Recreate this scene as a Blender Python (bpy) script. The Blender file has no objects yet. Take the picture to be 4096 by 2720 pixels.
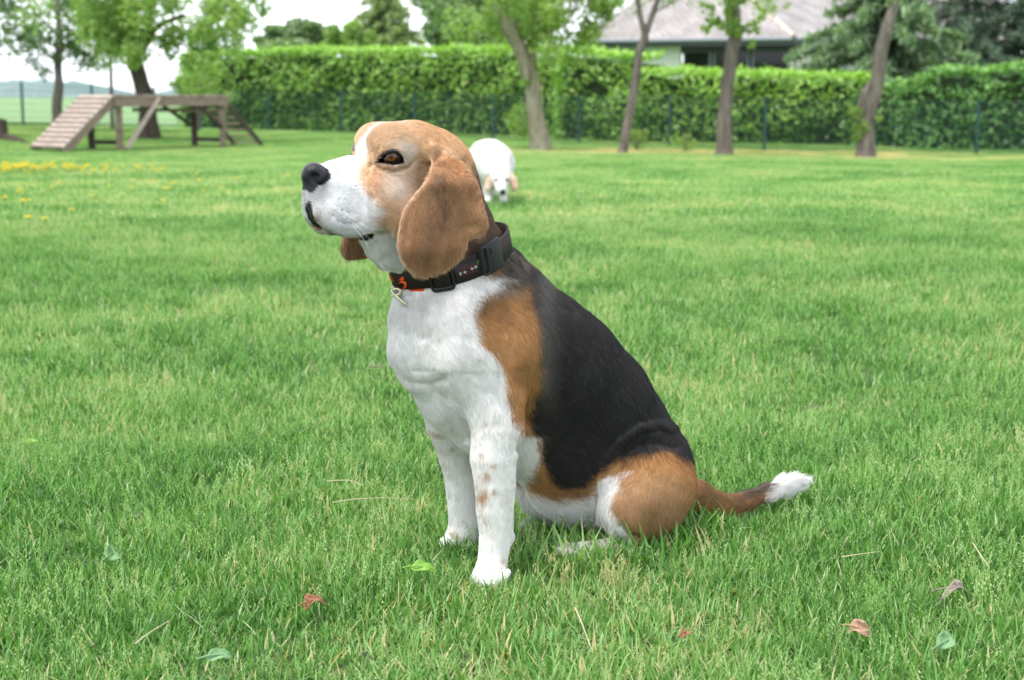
import bpy, bmesh, math, random
import numpy as np
from mathutils import Vector, Matrix, noise as mnoise
rnd = random.Random(7)
rng = np.random.default_rng(7)
scene = bpy.context.scene
COL = scene.collection
# ---------------------------------------------------------------- camera
CAM = np.array([0.0, 0.0, 0.62])
PITCH = math.radians(9.16)
FPX = 6074.6                       # focal length in photo pixels (4096 wide)
cam_d = bpy.data.cameras.new("camera")
cam_d.lens = 35.0; cam_d.sensor_width = 23.6; cam_d.sensor_fit = 'HORIZONTAL'
cam_d.clip_start = 0.05; cam_d.clip_end = 3000
cam_d.dof.use_dof = True; cam_d.dof.focus_distance = 1.93; cam_d.dof.aperture_fstop = 5.6
cam_o = bpy.data.objects.new("camera", cam_d); COL.objects.link(cam_o)
cam_o.location = CAM; cam_o.rotation_euler = (math.pi/2 - PITCH, 0, 0)
scene.camera = cam_o
# ---------------------------------------------------------------- world, sun, exposure
SUN_EL, SUN_AZ = math.radians(66), math.radians(235)   # azimuth measured from +Y clockwise
world = bpy.data.worlds.new("World"); scene.world = world; world.use_nodes = True
wn = world.node_tree; wn.nodes.clear()
w_out = wn.nodes.new('ShaderNodeOutputWorld'); w_bg = wn.nodes.new('ShaderNodeBackground')
w_sky = wn.nodes.new('ShaderNodeTexSky'); w_sky.sky_type = 'NISHITA'; w_sky.sun_disc = False
w_sky.sun_elevation = SUN_EL; w_sky.sun_rotation = SUN_AZ; w_sky.dust_density = 3.0; w_sky.ozone_density = 0.6
w_mix = wn.nodes.new('ShaderNodeMix'); w_mix.data_type = 'RGBA'; w_mix.inputs[0].default_value = 0.72
wn.links.new(w_sky.outputs[0], w_mix.inputs[6]); w_mix.inputs[7].default_value = (7.6, 8.0, 8.6, 1)   # thin bright cloud over the blue
wn.links.new(w_mix.outputs[2], w_bg.inputs[0]); w_bg.inputs[1].default_value = 0.14
wn.links.new(w_bg.outputs[0], w_out.inputs[0])
sun_d = bpy.data.lights.new("sun", 'SUN'); sun_d.energy = 1.5; sun_d.angle = math.radians(12); sun_d.color = (1.0, 0.97, 0.92)
sun_o = bpy.data.objects.new("sun", sun_d); COL.objects.link(sun_o)
sd = Vector((math.sin(SUN_AZ)*math.cos(SUN_EL), math.cos(SUN_AZ)*math.cos(SUN_EL), math.sin(SUN_EL)))
sun_o.rotation_euler = sd.to_track_quat('Z', 'Y').to_euler(); sun_o.location = sd*30
scene.view_settings.view_transform = 'Standard'; scene.view_settings.look = 'None'
scene.view_settings.gamma = 1; scene.view_settings.use_curve_mapping = False
scene.view_settings.exposure = 1.2
scene.render.engine = 'CYCLES'
cy = scene.cycles
cy.use_denoising = True
try: cy.denoiser = 'OPENIMAGEDENOISE'
except Exception: pass
cy.max_bounces = 6; cy.diffuse_bounces = 3; cy.glossy_bounces = 2; cy.transmission_bounces = 3; cy.transparent_max_bounces = 6
cy.caustics_reflective = False; cy.caustics_refractive = False
cy.sample_clamp_indirect = 6
try: cy.use_adaptive_sampling = True; cy.adaptive_threshold = 0.01
except Exception: pass
scene.cycles_curves.shape = 'RIBBONS' if hasattr(scene, 'cycles_curves') else 'RIBBONS'
# ---------------------------------------------------------------- helpers
CP, SP = math.cos(PITCH), math.sin(PITCH)
def ray(x, y):
    dx = (x-2048)/FPX; dy = (1360-y)/FPX
    return np.array([dx, CP+dy*SP, dy*CP-SP])
def atY(x, y, Y):                              # point seen at photo pixel (x, y), Y metres ahead
    d = ray(x, y); return CAM + d*(Y/d[1])
def onground(x, y, z=0.0):
    d = ray(x, y); return CAM + d*((z-CAM[2])/d[2])
def project(P):                                # N x 3 -> photo pixels, depth
    q = P-CAM
    t = q[:, 1]*CP - q[:, 2]*SP
    u = q[:, 0]/t; v = (q[:, 1]*SP + q[:, 2]*CP)/t
    return 2048+u*FPX, 1360-v*FPX, t
def tag(o, label=None, cat=None, group=None, kind=None):
    if label: o['label'] = label
    if cat: o['category'] = cat
    if group: o['group'] = group
    if kind: o['kind'] = kind
    return o
WORLD_PARENTS = {}                            # empties whose children are modelled in world coordinates
def link(o, parent=None):
    COL.objects.link(o)
    if parent is not None:
        o.parent = parent
        if parent.name in WORLD_PARENTS: o.matrix_parent_inverse = Matrix.Translation(-Vector(parent.location))
    return o
def wempty(name, loc):
    o = empty(name, loc); WORLD_PARENTS[o.name] = 1; return o
def empty(name, loc=(0, 0, 0), rz=0):
    o = bpy.data.objects.new(name, None); o.location = loc; o.rotation_euler = (0, 0, rz); o.empty_display_size = .1
    COL.objects.link(o); return o
def mesh_np(name, V, F, mat=None, parent=None, smooth=False, uv=None):
    """V (n,3); F: (m,3)/(m,4) array or list of such arrays"""
    me = bpy.data.meshes.new(name)
    Fs = F if isinstance(F, list) else [F]
    Fs = [np.asarray(f, dtype=np.int32) for f in Fs if len(f)]
    V = np.asarray(V, dtype=np.float32)
    me.vertices.add(len(V)); me.vertices.foreach_set('co', V.ravel())
    nl = sum(f.size for f in Fs); nf = sum(len(f) for f in Fs)
    me.loops.add(nl); me.loops.foreach_set('vertex_index', np.concatenate([f.ravel() for f in Fs]))
    st = []; off = 0
    for f in Fs:
        st.append(off + np.arange(len(f))*f.shape[1]); off += f.size
    me.polygons.add(nf); me.polygons.foreach_set('loop_start', np.concatenate(st).astype(np.int32))
    if smooth: me.polygons.foreach_set('use_smooth', np.ones(nf, dtype=bool))
    me.update(calc_edges=True); me.validate()
    if mat: me.materials.append(mat)
    o = bpy.data.objects.new(name, me)
    link(o, parent); return o
def set_attr(o_or_me, name, data, kind='FLOAT', dom='POINT'):
    me = getattr(o_or_me, 'data', o_or_me)
    a = me.attributes.new(name, kind, dom)
    key = {'FLOAT': 'value', 'INT': 'value', 'FLOAT_VECTOR': 'vector', 'FLOAT_COLOR': 'color'}[kind]
    a.data.foreach_set(key, np.asarray(data, dtype=np.float32 if kind != 'INT' else np.int32).ravel())
class MB:                                      # mesh builder: boxes, bars, tubes
    def __init__(s): s.V = []; s.F = []
    def add(s, V, F):
        n = len(s.V); s.V += [tuple(v) for v in V]; s.F += [tuple(i+n for i in f) for f in F]; return s
    def box(s, c, d, M=None):
        c = Vector(c); hx, hy, hz = d[0]/2, d[1]/2, d[2]/2
        V = [Vector((a*hx, b*hy, e*hz)) for a in (-1, 1) for b in (-1, 1) for e in (-1, 1)]
        if M is not None: V = [M @ v for v in V]
        V = [v+c for v in V]
        return s.add(V, [(0,1,3,2),(4,6,7,5),(0,4,5,1),(2,3,7,6),(0,2,6,4),(1,5,7,3)])
    def beam(s, a, b, w, h, up=(0, 0, 1)):    # rectangular bar from a to b; h along 'up'
        a = Vector(a); b = Vector(b); z = (b-a).normalized(); u = Vector(up)
        x = z.cross(u); x = x.normalized() if x.length > 1e-5 else z.cross(Vector((1,0,0))).normalized()
        y = x.cross(z).normalized()
        V = [p + x*(i*w/2) + y*(j*h/2) for p in (a, b) for i, j in ((-1,-1),(1,-1),(1,1),(-1,1))]
        return s.add(V, [(3,2,1,0),(4,5,6,7),(0,1,5,4),(1,2,6,5),(2,3,7,6),(3,0,4,7)])
    def tube(s, pts, rad, n=8, cap=True):
        pts = [Vector(p) for p in pts]; R = rad if hasattr(rad, '__len__') else [rad]*len(pts)
        V = []; prev = None
        for i, p in enumerate(pts):
            t = (pts[min(i+1, len(pts)-1)]-pts[max(i-1, 0)]).normalized()
            if prev is None:
                x = t.cross(Vector((0, 1, 0))) if abs(t.y) < .9 else t.cross(Vector((1, 0, 0)))
            else: x = prev - t*prev.dot(t)
            x.normalize(); y = t.cross(x); prev = x
            for k in range(n):
                a = 2*math.pi*k/n; V.append(p + (x*math.cos(a)+y*math.sin(a))*R[i])
        F = []
        for i in range(len(pts)-1):
            for k in range(n):
                k2 = (k+1) % n; F.append((i*n+k, i*n+k2, (i+1)*n+k2, (i+1)*n+k))
        if cap: F.append(tuple(range(n-1, -1, -1))); F.append(tuple((len(pts)-1)*n+k for k in range(n)))
        return s.add(V, F)
    def build(s, name, mat=None, parent=None, smooth=False, bevel=0):
        me = bpy.data.meshes.new(name); me.from_pydata([tuple(v) for v in s.V], [], s.F); me.update()
        if smooth:
            me.polygons.foreach_set('use_smooth', [True]*len(me.polygons))
        if mat: me.materials.append(mat)
        o = bpy.data.objects.new(name, me); link(o, parent)
        if bevel:
            m = o.modifiers.new('bevel', 'BEVEL'); m.width = bevel; m.segments = 2; m.limit_method = 'ANGLE'
        return o
def copy_tree(o, parent=None):
    c = o.copy(); COL.objects.link(c)
    if parent is not None: c.parent = parent
    for ch in list(o.children): copy_tree(ch, c)
    return c
# ---- materials
def new_mat(name):
    m = bpy.data.materials.new(name); m.use_nodes = True
    return m, m.node_tree, m.node_tree.nodes['Principled BSDF']
def noise_mat(name, c1, c2, scale=5.0, rough=.8, bump=.3, bscale=None, detail=6, spec=.3, stretch=None, coords='Object', c3=None):
    m, nt, b = new_mat(name); N = nt.nodes; L = nt.links
    tc = N.new('ShaderNodeTexCoord'); src = tc.outputs[coords]
    if stretch:
        mp = N.new('ShaderNodeMapping'); mp.inputs['Scale'].default_value = stretch; L.new(src, mp.inputs[0]); src = mp.outputs[0]
    n = N.new('ShaderNodeTexNoise'); n.inputs['Scale'].default_value = scale; n.inputs['Detail'].default_value = detail; n.inputs['Roughness'].default_value = .65
    L.new(src, n.inputs[0])
    r = N.new('ShaderNodeValToRGB'); r.color_ramp.elements[0].position = .32; r.color_ramp.elements[1].position = .68
    r.color_ramp.elements[0].color = (*c1, 1); r.color_ramp.elements[1].color = (*c2, 1)
    if c3: e = r.color_ramp.elements.new(.5); e.color = (*c3, 1)
    L.new(n.outputs[0], r.inputs[0]); L.new(r.outputs[0], b.inputs['Base Color'])
    b.inputs['Roughness'].default_value = rough; b.inputs['Specular IOR Level'].default_value = spec
    if bump:
        n2 = N.new('ShaderNodeTexNoise'); n2.inputs['Scale'].default_value = bscale or scale*3; n2.inputs['Detail'].default_value = 5
        L.new(src, n2.inputs[0]); bp = N.new('ShaderNodeBump'); bp.inputs['Strength'].default_value = bump; bp.inputs['Distance'].default_value = .02
        L.new(n2.outputs[0], bp.inputs['Height']); L.new(bp.outputs[0], b.inputs['Normal'])
    return m
# ---- numpy value noise
def _hash(ix, iy, iz):
    h = (ix*73856093) ^ (iy*19349663) ^ (iz*83492791)
    h = (h ^ (h >> 13))*1274126177 & 0x7fffffff
    return ((h ^ (h >> 16)) & 0xffff)/65535.0
def vnoise(P, s, seed=0):
    q = P*s + seed*17.31; i = np.floor(q).astype(np.int64); f = q-i; f = f*f*(3-2*f); out = 0
    for dx in (0, 1):
        for dy in (0, 1):
            for dz in (0, 1):
                w = (f[:, 0] if dx else 1-f[:, 0])*(f[:, 1] if dy else 1-f[:, 1])*(f[:, 2] if dz else 1-f[:, 2])
                out = out + w*_hash(i[:, 0]+dx, i[:, 1]+dy, i[:, 2]+dz)
    return out*2-1
def fbm(P, s, n=3, seed=0):
    o = 0; a = 1.0
    for k in range(n): o = o+a*vnoise(P, s*2**k, seed+k); a *= .5
    return o
def sdpoly(x, y, poly):                       # signed distance to a polygon, negative inside
    poly = np.asarray(poly, float); d = np.full(x.shape, 1e18); s = np.ones(x.shape)
    n = len(poly)
    for i in range(n):
        a = poly[i]; b = poly[i-1]; e = b-a; wx = x-a[0]; wy = y-a[1]
        t = np.clip((wx*e[0]+wy*e[1])/(e@e+1e-9), 0, 1)
        bx = wx-e[0]*t; by = wy-e[1]*t; d = np.minimum(d, bx*bx+by*by)
        c1 = y >= a[1]; c2 = y < b[1]; c3 = e[0]*wy > e[1]*wx
        s = np.where((c1 & c2 & c3) | (~c1 & ~c2 & ~c3), -s, s)
    return s*np.sqrt(d)
def sstep(a, b, x):
    t = np.clip((x-a)/(b-a), 0, 1); return t*t*(3-2*t)
def mixc(c, c2, w): return c*(1-w[:, None]) + np.asarray(c2)*w[:, None]
# ---- implicit surfaces
def smin(a, b, k):
    h = np.maximum(k-np.abs(a-b), 0)/k
    return np.minimum(a, b) - h*h*k*.25
def smax(a, b, k): return -smin(-a, -b, k)
def cone(P, a, b, ra, rb, L=None, s=1.0, lc=0.0):
    if s != 1.0:
        l = P@L - lc; P = P + ((1/s-1)*l)[:, None]*L
    e = b-a; w = P-a; t = np.clip((w@e)/(e@e+1e-12), 0, 1)
    return np.linalg.norm(w-t[:, None]*e, axis=1) - (ra+(rb-ra)*t)
def ellip(P, c, A, r):                         # A rows = axes
    q = (P-c)@A.T; r = np.asarray(r)
    k0 = np.linalg.norm(q/r, axis=1); k1 = np.linalg.norm(q/(r*r), axis=1)+1e-9
    return k0*(k0-1)/k1
def surface_net(fn, lo, hi, h, up=4, band=2.2):
    """mesh the zero level of fn(P) (negative inside) on a grid of step h; fine values only near the surface"""
    lo = np.asarray(lo, float); n = np.ceil((np.asarray(hi)-lo)/(h*up)).astype(int)+1
    H = h*up
    g = np.stack(np.meshgrid(*[lo[i]+(np.arange(n[i])+.5)*H - h*.5 for i in range(3)], indexing='ij'), -1).reshape(-1, 3)
    c = fn(g).reshape(n).astype(np.float32)
    near = np.abs(c) < H*band
    F = np.repeat(np.repeat(np.repeat(c, up, 0), up, 1), up, 2)
    Nr = np.repeat(np.repeat(np.repeat(near, up, 0), up, 1), up, 2)
    idx = np.argwhere(Nr)
    val = np.empty(len(idx), np.float32)
    for s in range(0, len(idx), 400000):
        val[s:s+400000] = fn(lo + idx[s:s+400000]*h)
    F[idx[:, 0], idx[:, 1], idx[:, 2]] = val
    S = F < 0
    cnt = np.zeros(np.array(F.shape)-1, np.int8)
    sl = [slice(0, -1), slice(1, None)]
    for a in (0, 1):
        for b in (0, 1):
            for e in (0, 1): cnt += S[sl[a], sl[b], sl[e]]
    act = (cnt > 0) & (cnt < 8)
    ci = np.argwhere(act); vid = -np.ones(cnt.shape, np.int32); vid[act] = np.arange(len(ci))
    acc = np.zeros((len(ci), 3)); num = np.zeros(len(ci))
    corners = [(a, b, e) for a in (0, 1) for b in (0, 1) for e in (0, 1)]
    for A in corners:
        for ax in range(3):
            if A[ax] == 1: continue
            Bc = list(A); Bc[ax] = 1
            ia = ci+np.array(A); ib = ci+np.array(Bc)
            va = F[ia[:, 0], ia[:, 1], ia[:, 2]]; vb = F[ib[:, 0], ib[:, 1], ib[:, 2]]
            m = (va < 0) != (vb < 0)
            t = np.where(m, va/(va-vb+1e-20), 0)
            pt = np.array(A)[None, :] + t[:, None]*np.eye(3)[ax]
            acc += np.where(m[:, None], pt, 0); num += m
    V = lo + (ci + acc/num[:, None])*h
    quads = []
    for ax in range(3):
        o = [0, 0, 0]; o[ax] = 1
        s0 = [slice(1, -1)]*3; s0[ax] = slice(0, -1)
        s1 = [slice(1, -1)]*3; s1[ax] = slice(1, None)
        a = S[tuple(s0)]; b = S[tuple(s1)]
        e = np.argwhere(a != b) + np.array([0 if k == ax else 1 for k in range(3)])
        fl = S[e[:, 0], e[:, 1], e[:, 2]]
        u = (ax+1) % 3; w = (ax+2) % 3
        def cell(du, dw):
            q = e.copy(); q[:, u] += du; q[:, w] += dw; return vid[q[:, 0], q[:, 1], q[:, 2]]
        q = np.stack([cell(-1, -1), cell(0, -1), cell(0, 0), cell(-1, 0)], 1)
        q = np.where(fl[:, None], q, q[:, ::-1]); quads.append(q)
    Q = np.concatenate(quads); Q = Q[(Q >= 0).all(1)]
    return V, Q
def relax(V, Q, it=2, lam=.5):
    for _ in range(it):
        acc = np.zeros_like(V); num = np.zeros(len(V))
        for i in range(4):
            for j in ((i+1) % 4, (i+3) % 4):
                for k in range(3): acc[:, k] += np.bincount(Q[:, i], V[Q[:, j], k], len(V))
                num += np.bincount(Q[:, i], minlength=len(V))
        V = V + lam*(acc/np.maximum(num, 1)[:, None]-V)
    return V
def vnormals(V, Q):
    n = np.cross(V[Q[:, 2]]-V[Q[:, 0]], V[Q[:, 3]]-V[Q[:, 1]]); out = np.zeros_like(V)
    for i in range(4):
        for k in range(3): out[:, k] += np.bincount(Q[:, i], n[:, k], len(V))
    return out/(np.linalg.norm(out, axis=1)[:, None]+1e-12)
DOG_H = .0025; FUR_N = 450000; GD1 = 12000; GD2 = 5000
# ================================================================ ground
GP = np.array([(-3,2,0),(0,1,0),(3,2,0),(0,5,0),(-4,6,-.03),(4,6,-.04),(0,9.8,-.07),(-5,12,-.12),(5,13,-.2),(-9,20,-.28),(0,20,-.28),(9,20,-.42),(-8.5,32,-.54),(-5,33,-.54),(-14,43.5,-.2),(-18,40,-.2),(-7.4,46,-.455),
      (-1.9,46,-.56),(3,38,-.66),(8,35,-.73),(10.8,35,-.78),(15,34,-.8),(10,39.5,-.55),(5,39.5,-.52),(15,39.5,-.6),(10,43,-.6),(-30,60,-.2),(0,60,-.6),(20,55,-.8),(-60,90,-.3),(60,90,-.8),(0,100,-.6)], float)
def gz(x, y):
    x = np.atleast_1d(np.asarray(x, float)); y = np.atleast_1d(np.asarray(y, float))
    d2 = (x[:, None]-GP[:, 0])**2+(y[:, None]-GP[:, 1])**2
    w = 1/(d2+3+.02*y[:, None]**2)**2.2
    return (w@GP[:, 2])/w.sum(1)
def gz1(x, y): return float(gz(x, y)[0])
def gp(u, Y, dz=0.0):                          # ground point seen in column u (1024-wide pixels), Y metres ahead
    x = (u-512)/1518.6*(Y*CP+.0)*1.0; return np.array([x, Y, gz1(x, Y)+dz])
def pv(u, v, Y): return atY(u*4, v*4, Y)       # point in 1024-wide pixels at distance Y
xs = np.concatenate([np.linspace(-900, -80, 12), np.linspace(-70, 70, 141), np.linspace(80, 900, 12)])
ys = np.concatenate([np.linspace(-12, 60, 145), np.linspace(62, 100, 14), np.linspace(120, 1500, 20)])
X, Y = np.meshgrid(xs, ys, indexing='ij'); Z = np.concatenate([gz(a, b) for a, b in zip(X, Y)]).reshape(X.shape)
NX, NY = X.shape; idx = np.arange(NX*NY).reshape(NX, NY)
Fq = np.stack([idx[:-1, :-1], idx[1:, :-1], idx[1:, 1:], idx[:-1, 1:]], -1).reshape(-1, 4)
def lawn_nodes(nt, out_in, cols, scale=1.0, tint_attr=None):
    """large and small patches of lawn colour from the position in the world"""
    N = nt.nodes; L = nt.links
    geo = N.new('ShaderNodeNewGeometry')
    n1 = N.new('ShaderNodeTexNoise'); n1.inputs['Scale'].default_value = .9; n1.inputs['Detail'].default_value = 5; L.new(geo.outputs['Position'], n1.inputs[0])
    n2 = N.new('ShaderNodeTexNoise'); n2.inputs['Scale'].default_value = 4.2; n2.inputs['Detail'].default_value = 4; L.new(geo.outputs['Position'], n2.inputs[0])
    return geo, n1, n2
def grass_mat(name, use_tint=True):
    m = bpy.data.materials.new(name); m.use_nodes = True; nt = m.node_tree; N = nt.nodes; L = nt.links; N.clear()
    out = N.new('ShaderNodeOutputMaterial')
    geo, n1, n2 = lawn_nodes(nt, None, None)
    r = N.new('ShaderNodeValToRGB'); e = r.color_ramp.elements
    e[0].position = 0; e[0].color = (.050,.125,.026,1); e[1].position = 1; e[1].color = (.55,.47,.24,1)
    for p, c in ((.28,(.090,.240,.044)),(.52,(.168,.345,.086)),(.70,(.285,.44,.15)),(.84,(.42,.50,.27)),(.93,(.42,.43,.20))):
        q = e.new(p); q.color = (*c, 1)
    if use_tint:
        a = N.new('ShaderNodeAttribute'); a.attribute_name = 'tint'; fac = a.outputs['Fac']
    else:
        n3 = N.new('ShaderNodeTexNoise'); n3.inputs['Scale'].default_value = 60; L.new(geo.outputs['Position'], n3.inputs[0]); fac = n3.outputs[0]
    ma = N.new('ShaderNodeMapRange'); ma.inputs[1].default_value = .35; ma.inputs[2].default_value = .68; ma.inputs[3].default_value = -.22; ma.inputs[4].default_value = .19; L.new(n1.outputs[0], ma.inputs[0])
    mb = N.new('ShaderNodeMapRange'); mb.inputs[1].default_value = .35; mb.inputs[2].default_value = .68; mb.inputs[3].default_value = -.12; mb.inputs[4].default_value = .12; L.new(n2.outputs[0], mb.inputs[0])
    s1 = N.new('ShaderNodeMath'); L.new(ma.outputs[0], s1.inputs[0]); L.new(mb.outputs[0], s1.inputs[1])
    s2 = N.new('ShaderNodeMath'); L.new(s1.outputs[0], s2.inputs[0]); L.new(fac, s2.inputs[1])
    # dry bare strip along the row of trees
    sx = N.new('ShaderNodeSeparateXYZ'); L.new(geo.outputs['Position'], sx.inputs[0])
    def rng_(sock, a, b, c, d):
        x = N.new('ShaderNodeMapRange'); x.interpolation_type = 'SMOOTHSTEP'; x.inputs[1].default_value = a; x.inputs[2].default_value = b; x.inputs[3].default_value = c; x.inputs[4].default_value = d; L.new(sock, x.inputs[0]); return x.outputs[0]
    def mul(a, b):
        x = N.new('ShaderNodeMath'); x.operation = 'MULTIPLY'; L.new(a, x.inputs[0]); L.new(b, x.inputs[1]); return x.outputs[0]
    dry = mul(mul(rng_(sx.outputs[1], 30.0, 31.6, 0, 1.1), rng_(sx.outputs[1], 34.5, 36.5, 1, 0)), mul(rng_(sx.outputs[0], -2, 1, 0, 1), rng_(sx.outputs[0], 8, 12, 1, .25)))
    dry2 = mul(dry, rng_(n1.outputs[0], .40, .58, .15, 1))
    s3 = N.new('ShaderNodeMath'); L.new(s2.outputs[0], s3.inputs[0]); L.new(dry2, s3.inputs[1]); s3.use_clamp = True
    L.new(s3.outputs[0], r.inputs[0])
    p = N.new('ShaderNodeBsdfPrincipled'); p.inputs['Roughness'].default_value = .45; p.inputs['Specular IOR Level'].default_value = .28; L.new(r.outputs[0], p.inputs['Base Color'])
    tr = N.new('ShaderNodeBsdfTranslucent'); hs = N.new('ShaderNodeMix'); hs.data_type = 'RGBA'; hs.blend_type = 'MULTIPLY'; hs.inputs[0].default_value = 1; hs.inputs[7].default_value = (1.12, 1.2, .6, 1); L.new(r.outputs[0], hs.inputs[6]); L.new(hs.outputs[2], tr.inputs[0])
    mx = N.new('ShaderNodeMixShader'); mx.inputs[0].default_value = .38; L.new(p.outputs[0], mx.inputs[1]); L.new(tr.outputs[0], mx.inputs[2]); L.new(mx.outputs[0], out.inputs[0])
    if not use_tint: mx.inputs[0].default_value = 0; p.inputs['Roughness'].default_value = .9
    return m
M_GRASS = grass_mat("grass_blade")
def soil_mat():
    m = grass_mat("lawn_ground", False); nt = m.node_tree; N = nt.nodes; L = nt.links
    p = [n for n in N if n.type == 'BSDF_PRINCIPLED'][0]; col = p.inputs['Base Color'].links[0].from_socket
    geo = N.new('ShaderNodeNewGeometry'); sx = N.new('ShaderNodeSeparateXYZ'); L.new(geo.outputs['Position'], sx.inputs[0])
    mr = N.new('ShaderNodeMapRange'); mr.inputs[1].default_value = 5; mr.inputs[2].default_value = 12; L.new(sx.outputs[1], mr.inputs[0])
    n = N.new('ShaderNodeTexNoise'); n.inputs['Scale'].default_value = 35; n.inputs['Detail'].default_value = 6; L.new(geo.outputs['Position'], n.inputs[0])
    r = N.new('ShaderNodeValToRGB'); r.color_ramp.elements[0].color = (.028,.045,.014,1); r.color_ramp.elements[1].color = (.10,.12,.045,1); r.color_ramp.elements[0].position = .35; r.color_ramp.elements[1].position = .7; L.new(n.outputs[0], r.inputs[0])
    mx = N.new('ShaderNodeMix'); mx.data_type = 'RGBA'; L.new(mr.outputs[0], mx.inputs[0]); L.new(r.outputs[0], mx.inputs[6]); L.new(col, mx.inputs[7]); L.new(mx.outputs[2], p.inputs['Base Color'])
    return m
ground = mesh_np("ground", np.stack([X.ravel(), Y.ravel(), Z.ravel()], 1), Fq, soil_mat(), smooth=True); tag(ground, kind='structure')
# ---- crop field beyond the fence on the left, and wooded hills on the horizon
def hill(name, pts, Y, depth, base, mat):
    V2 = []; n = len(pts)
    U = np.interp(np.linspace(0, n-1, n*14), np.arange(n), [p[0] for p in pts]); Vv = np.interp(np.linspace(0, n-1, n*14), np.arange(n), [p[1] for p in pts])
    for i, (u, v) in enumerate(zip(U, Vv)):
        p = pv(u, v, Y); h = p[2]+ .35*math.sin(i*1.7)+.35*math.sin(i*.63+1)+rnd.uniform(-.25, .25)
        V2 += [(p[0], Y-depth*.35, base), (p[0], Y-depth*.25, base+(h-base)*.55), (p[0], Y, h), (p[0], Y+depth, base)]
    F = [];
    for i in range(len(U)-1):
        for k in range(3): F.append((i*4+k, (i+1)*4+k, (i+1)*4+k+1, i*4+k+1))
    o = mesh_np(name, V2, np.array(F), mat, smooth=True); tag(o, kind='structure'); return o
M_HILL = noise_mat("hazy_hill_woods", (.15,.21,.20), (.20,.27,.25), .05, .95, 0)  # distance haze put into the colour: woods made pale and bluish
hill("hill", [(-220,88),(-120,82),(-60,84),(0,80),(40,80),(60,84),(72,81),(84,86),(98,92),(120,95),(150,96),(170,92),(182,90),(195,93),(230,95.5),(300,95.8)], 620, 160, -1.5, M_HILL)
M_FIELD = noise_mat("crop_field", (.15,.26,.10), (.20,.31,.13), .08, .95, .3, 3)
fx = [(-260, 62), (-13.5, 62), (-7, 62), (-30, 520), (-900, 520)]
fx, fy = np.meshgrid(np.concatenate([np.linspace(-500, -60, 12), np.linspace(-55, -7.5, 40)]), np.concatenate([np.linspace(50.5, 100, 40), np.linspace(110, 590, 16)]), indexing='ij')
fz = np.concatenate([gz(a, b) for a, b in zip(fx, fy)]).reshape(fx.shape)+.05+.12*sstep(50.5, 54, fy); k_ = np.arange(fx.size).reshape(fx.shape)
fld = mesh_np("field", np.stack([fx.ravel(), fy.ravel(), fz.ravel()], 1), np.stack([k_[:-1, :-1], k_[1:, :-1], k_[1:, 1:], k_[:-1, 1:]], -1).reshape(-1, 4), M_FIELD, smooth=True); tag(fld, kind='structure')
# ================================================================ foliage helpers
def leaf_mat(name, c1, c2, c3=None, trans=.35, rough=.5):
    m = bpy.data.materials.new(name); m.use_nodes = True; nt = m.node_tree; N = nt.nodes; L = nt.links; N.clear()
    out = N.new('ShaderNodeOutputMaterial'); a = N.new('ShaderNodeAttribute'); a.attribute_name = 'tint'
    r = N.new('ShaderNodeValToRGB'); r.color_ramp.elements[0].color = (*c1, 1); r.color_ramp.elements[1].color = (*c2, 1)
    if c3: e = r.color_ramp.elements.new(.93); e.color = (*c2, 1); r.color_ramp.elements[-1].color = (*c3, 1)
    L.new(a.outputs['Fac'], r.inputs[0])
    p = N.new('ShaderNodeBsdfPrincipled'); p.inputs['Roughness'].default_value = rough; L.new(r.outputs[0], p.inputs['Base Color']); p.inputs['Specular IOR Level'].default_value = .4
    tr = N.new('ShaderNodeBsdfTranslucent'); hs = N.new('ShaderNodeMix'); hs.data_type = 'RGBA'; hs.blend_type = 'MULTIPLY'; hs.inputs[0].default_value = 1; hs.inputs[7].default_value = (1.1, 1.3, .5, 1); L.new(r.outputs[0], hs.inputs[6]); L.new(hs.outputs[2], tr.inputs[0])
    mx = N.new('ShaderNodeMixShader'); mx.inputs[0].default_value = trans; L.new(p.outputs[0], mx.inputs[1]); L.new(tr.outputs[0], mx.inputs[2]); L.new(mx.outputs[0], out.inputs[0]); return m
def leaves(P, size, g, normal=None, nspread=1.0, aspect=.55, droop=0.0, tint=None):
    """leaf quads (two triangles folded on the midrib) at points P"""
    n = len(P); s = size*(.6+.8*g.random(n)); N = g.normal(0, 1, (n, 3))
    if normal is not None: N = normal + N*nspread
    N /= np.linalg.norm(N, axis=1)[:, None]; A = g.normal(0, 1, (n, 3)); A[:, 2] -= droop; A -= (A*N).sum(1)[:, None]*N; A /= np.linalg.norm(A, axis=1)[:, None]; B = np.cross(N, A)
    c = P; V2 = np.stack([c-A*s[:, None]*.5, c+B*(s*aspect*.5)[:, None]+N*(s*.10)[:, None], c+A*s[:, None]*.5, c-B*(s*aspect*.5)[:, None]+N*(s*.10)[:, None]], 1).reshape(-1, 3)
    i = np.arange(n)*4; F = np.concatenate([np.stack([i, i+1, i+2], 1), np.stack([i, i+2, i+3], 1)])
    t = g.random(n) if tint is None else tint; return V2, F, np.repeat(t, 4)
def leaf_obj(name, parts, mat, parent):
    V2 = np.concatenate([p[0] for p in parts]); off = 0; F = []; T = np.concatenate([p[2] for p in parts])
    for p in parts: F.append(p[1]+off); off += len(p[0])
    o = mesh_np(name, V2, np.concatenate(F), mat, parent); set_attr(o, 'tint', np.clip(T, 0, 1)); return o
def blob_pts(c, r, n, g, shell=.5):
    d = g.normal(0, 1, (n, 3)); d /= np.linalg.norm(d, axis=1)[:, None]; rad = (shell+(1-shell)*g.random(n))**.7
    return np.asarray(c)+d*rad[:, None]*np.asarray(r)
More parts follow.
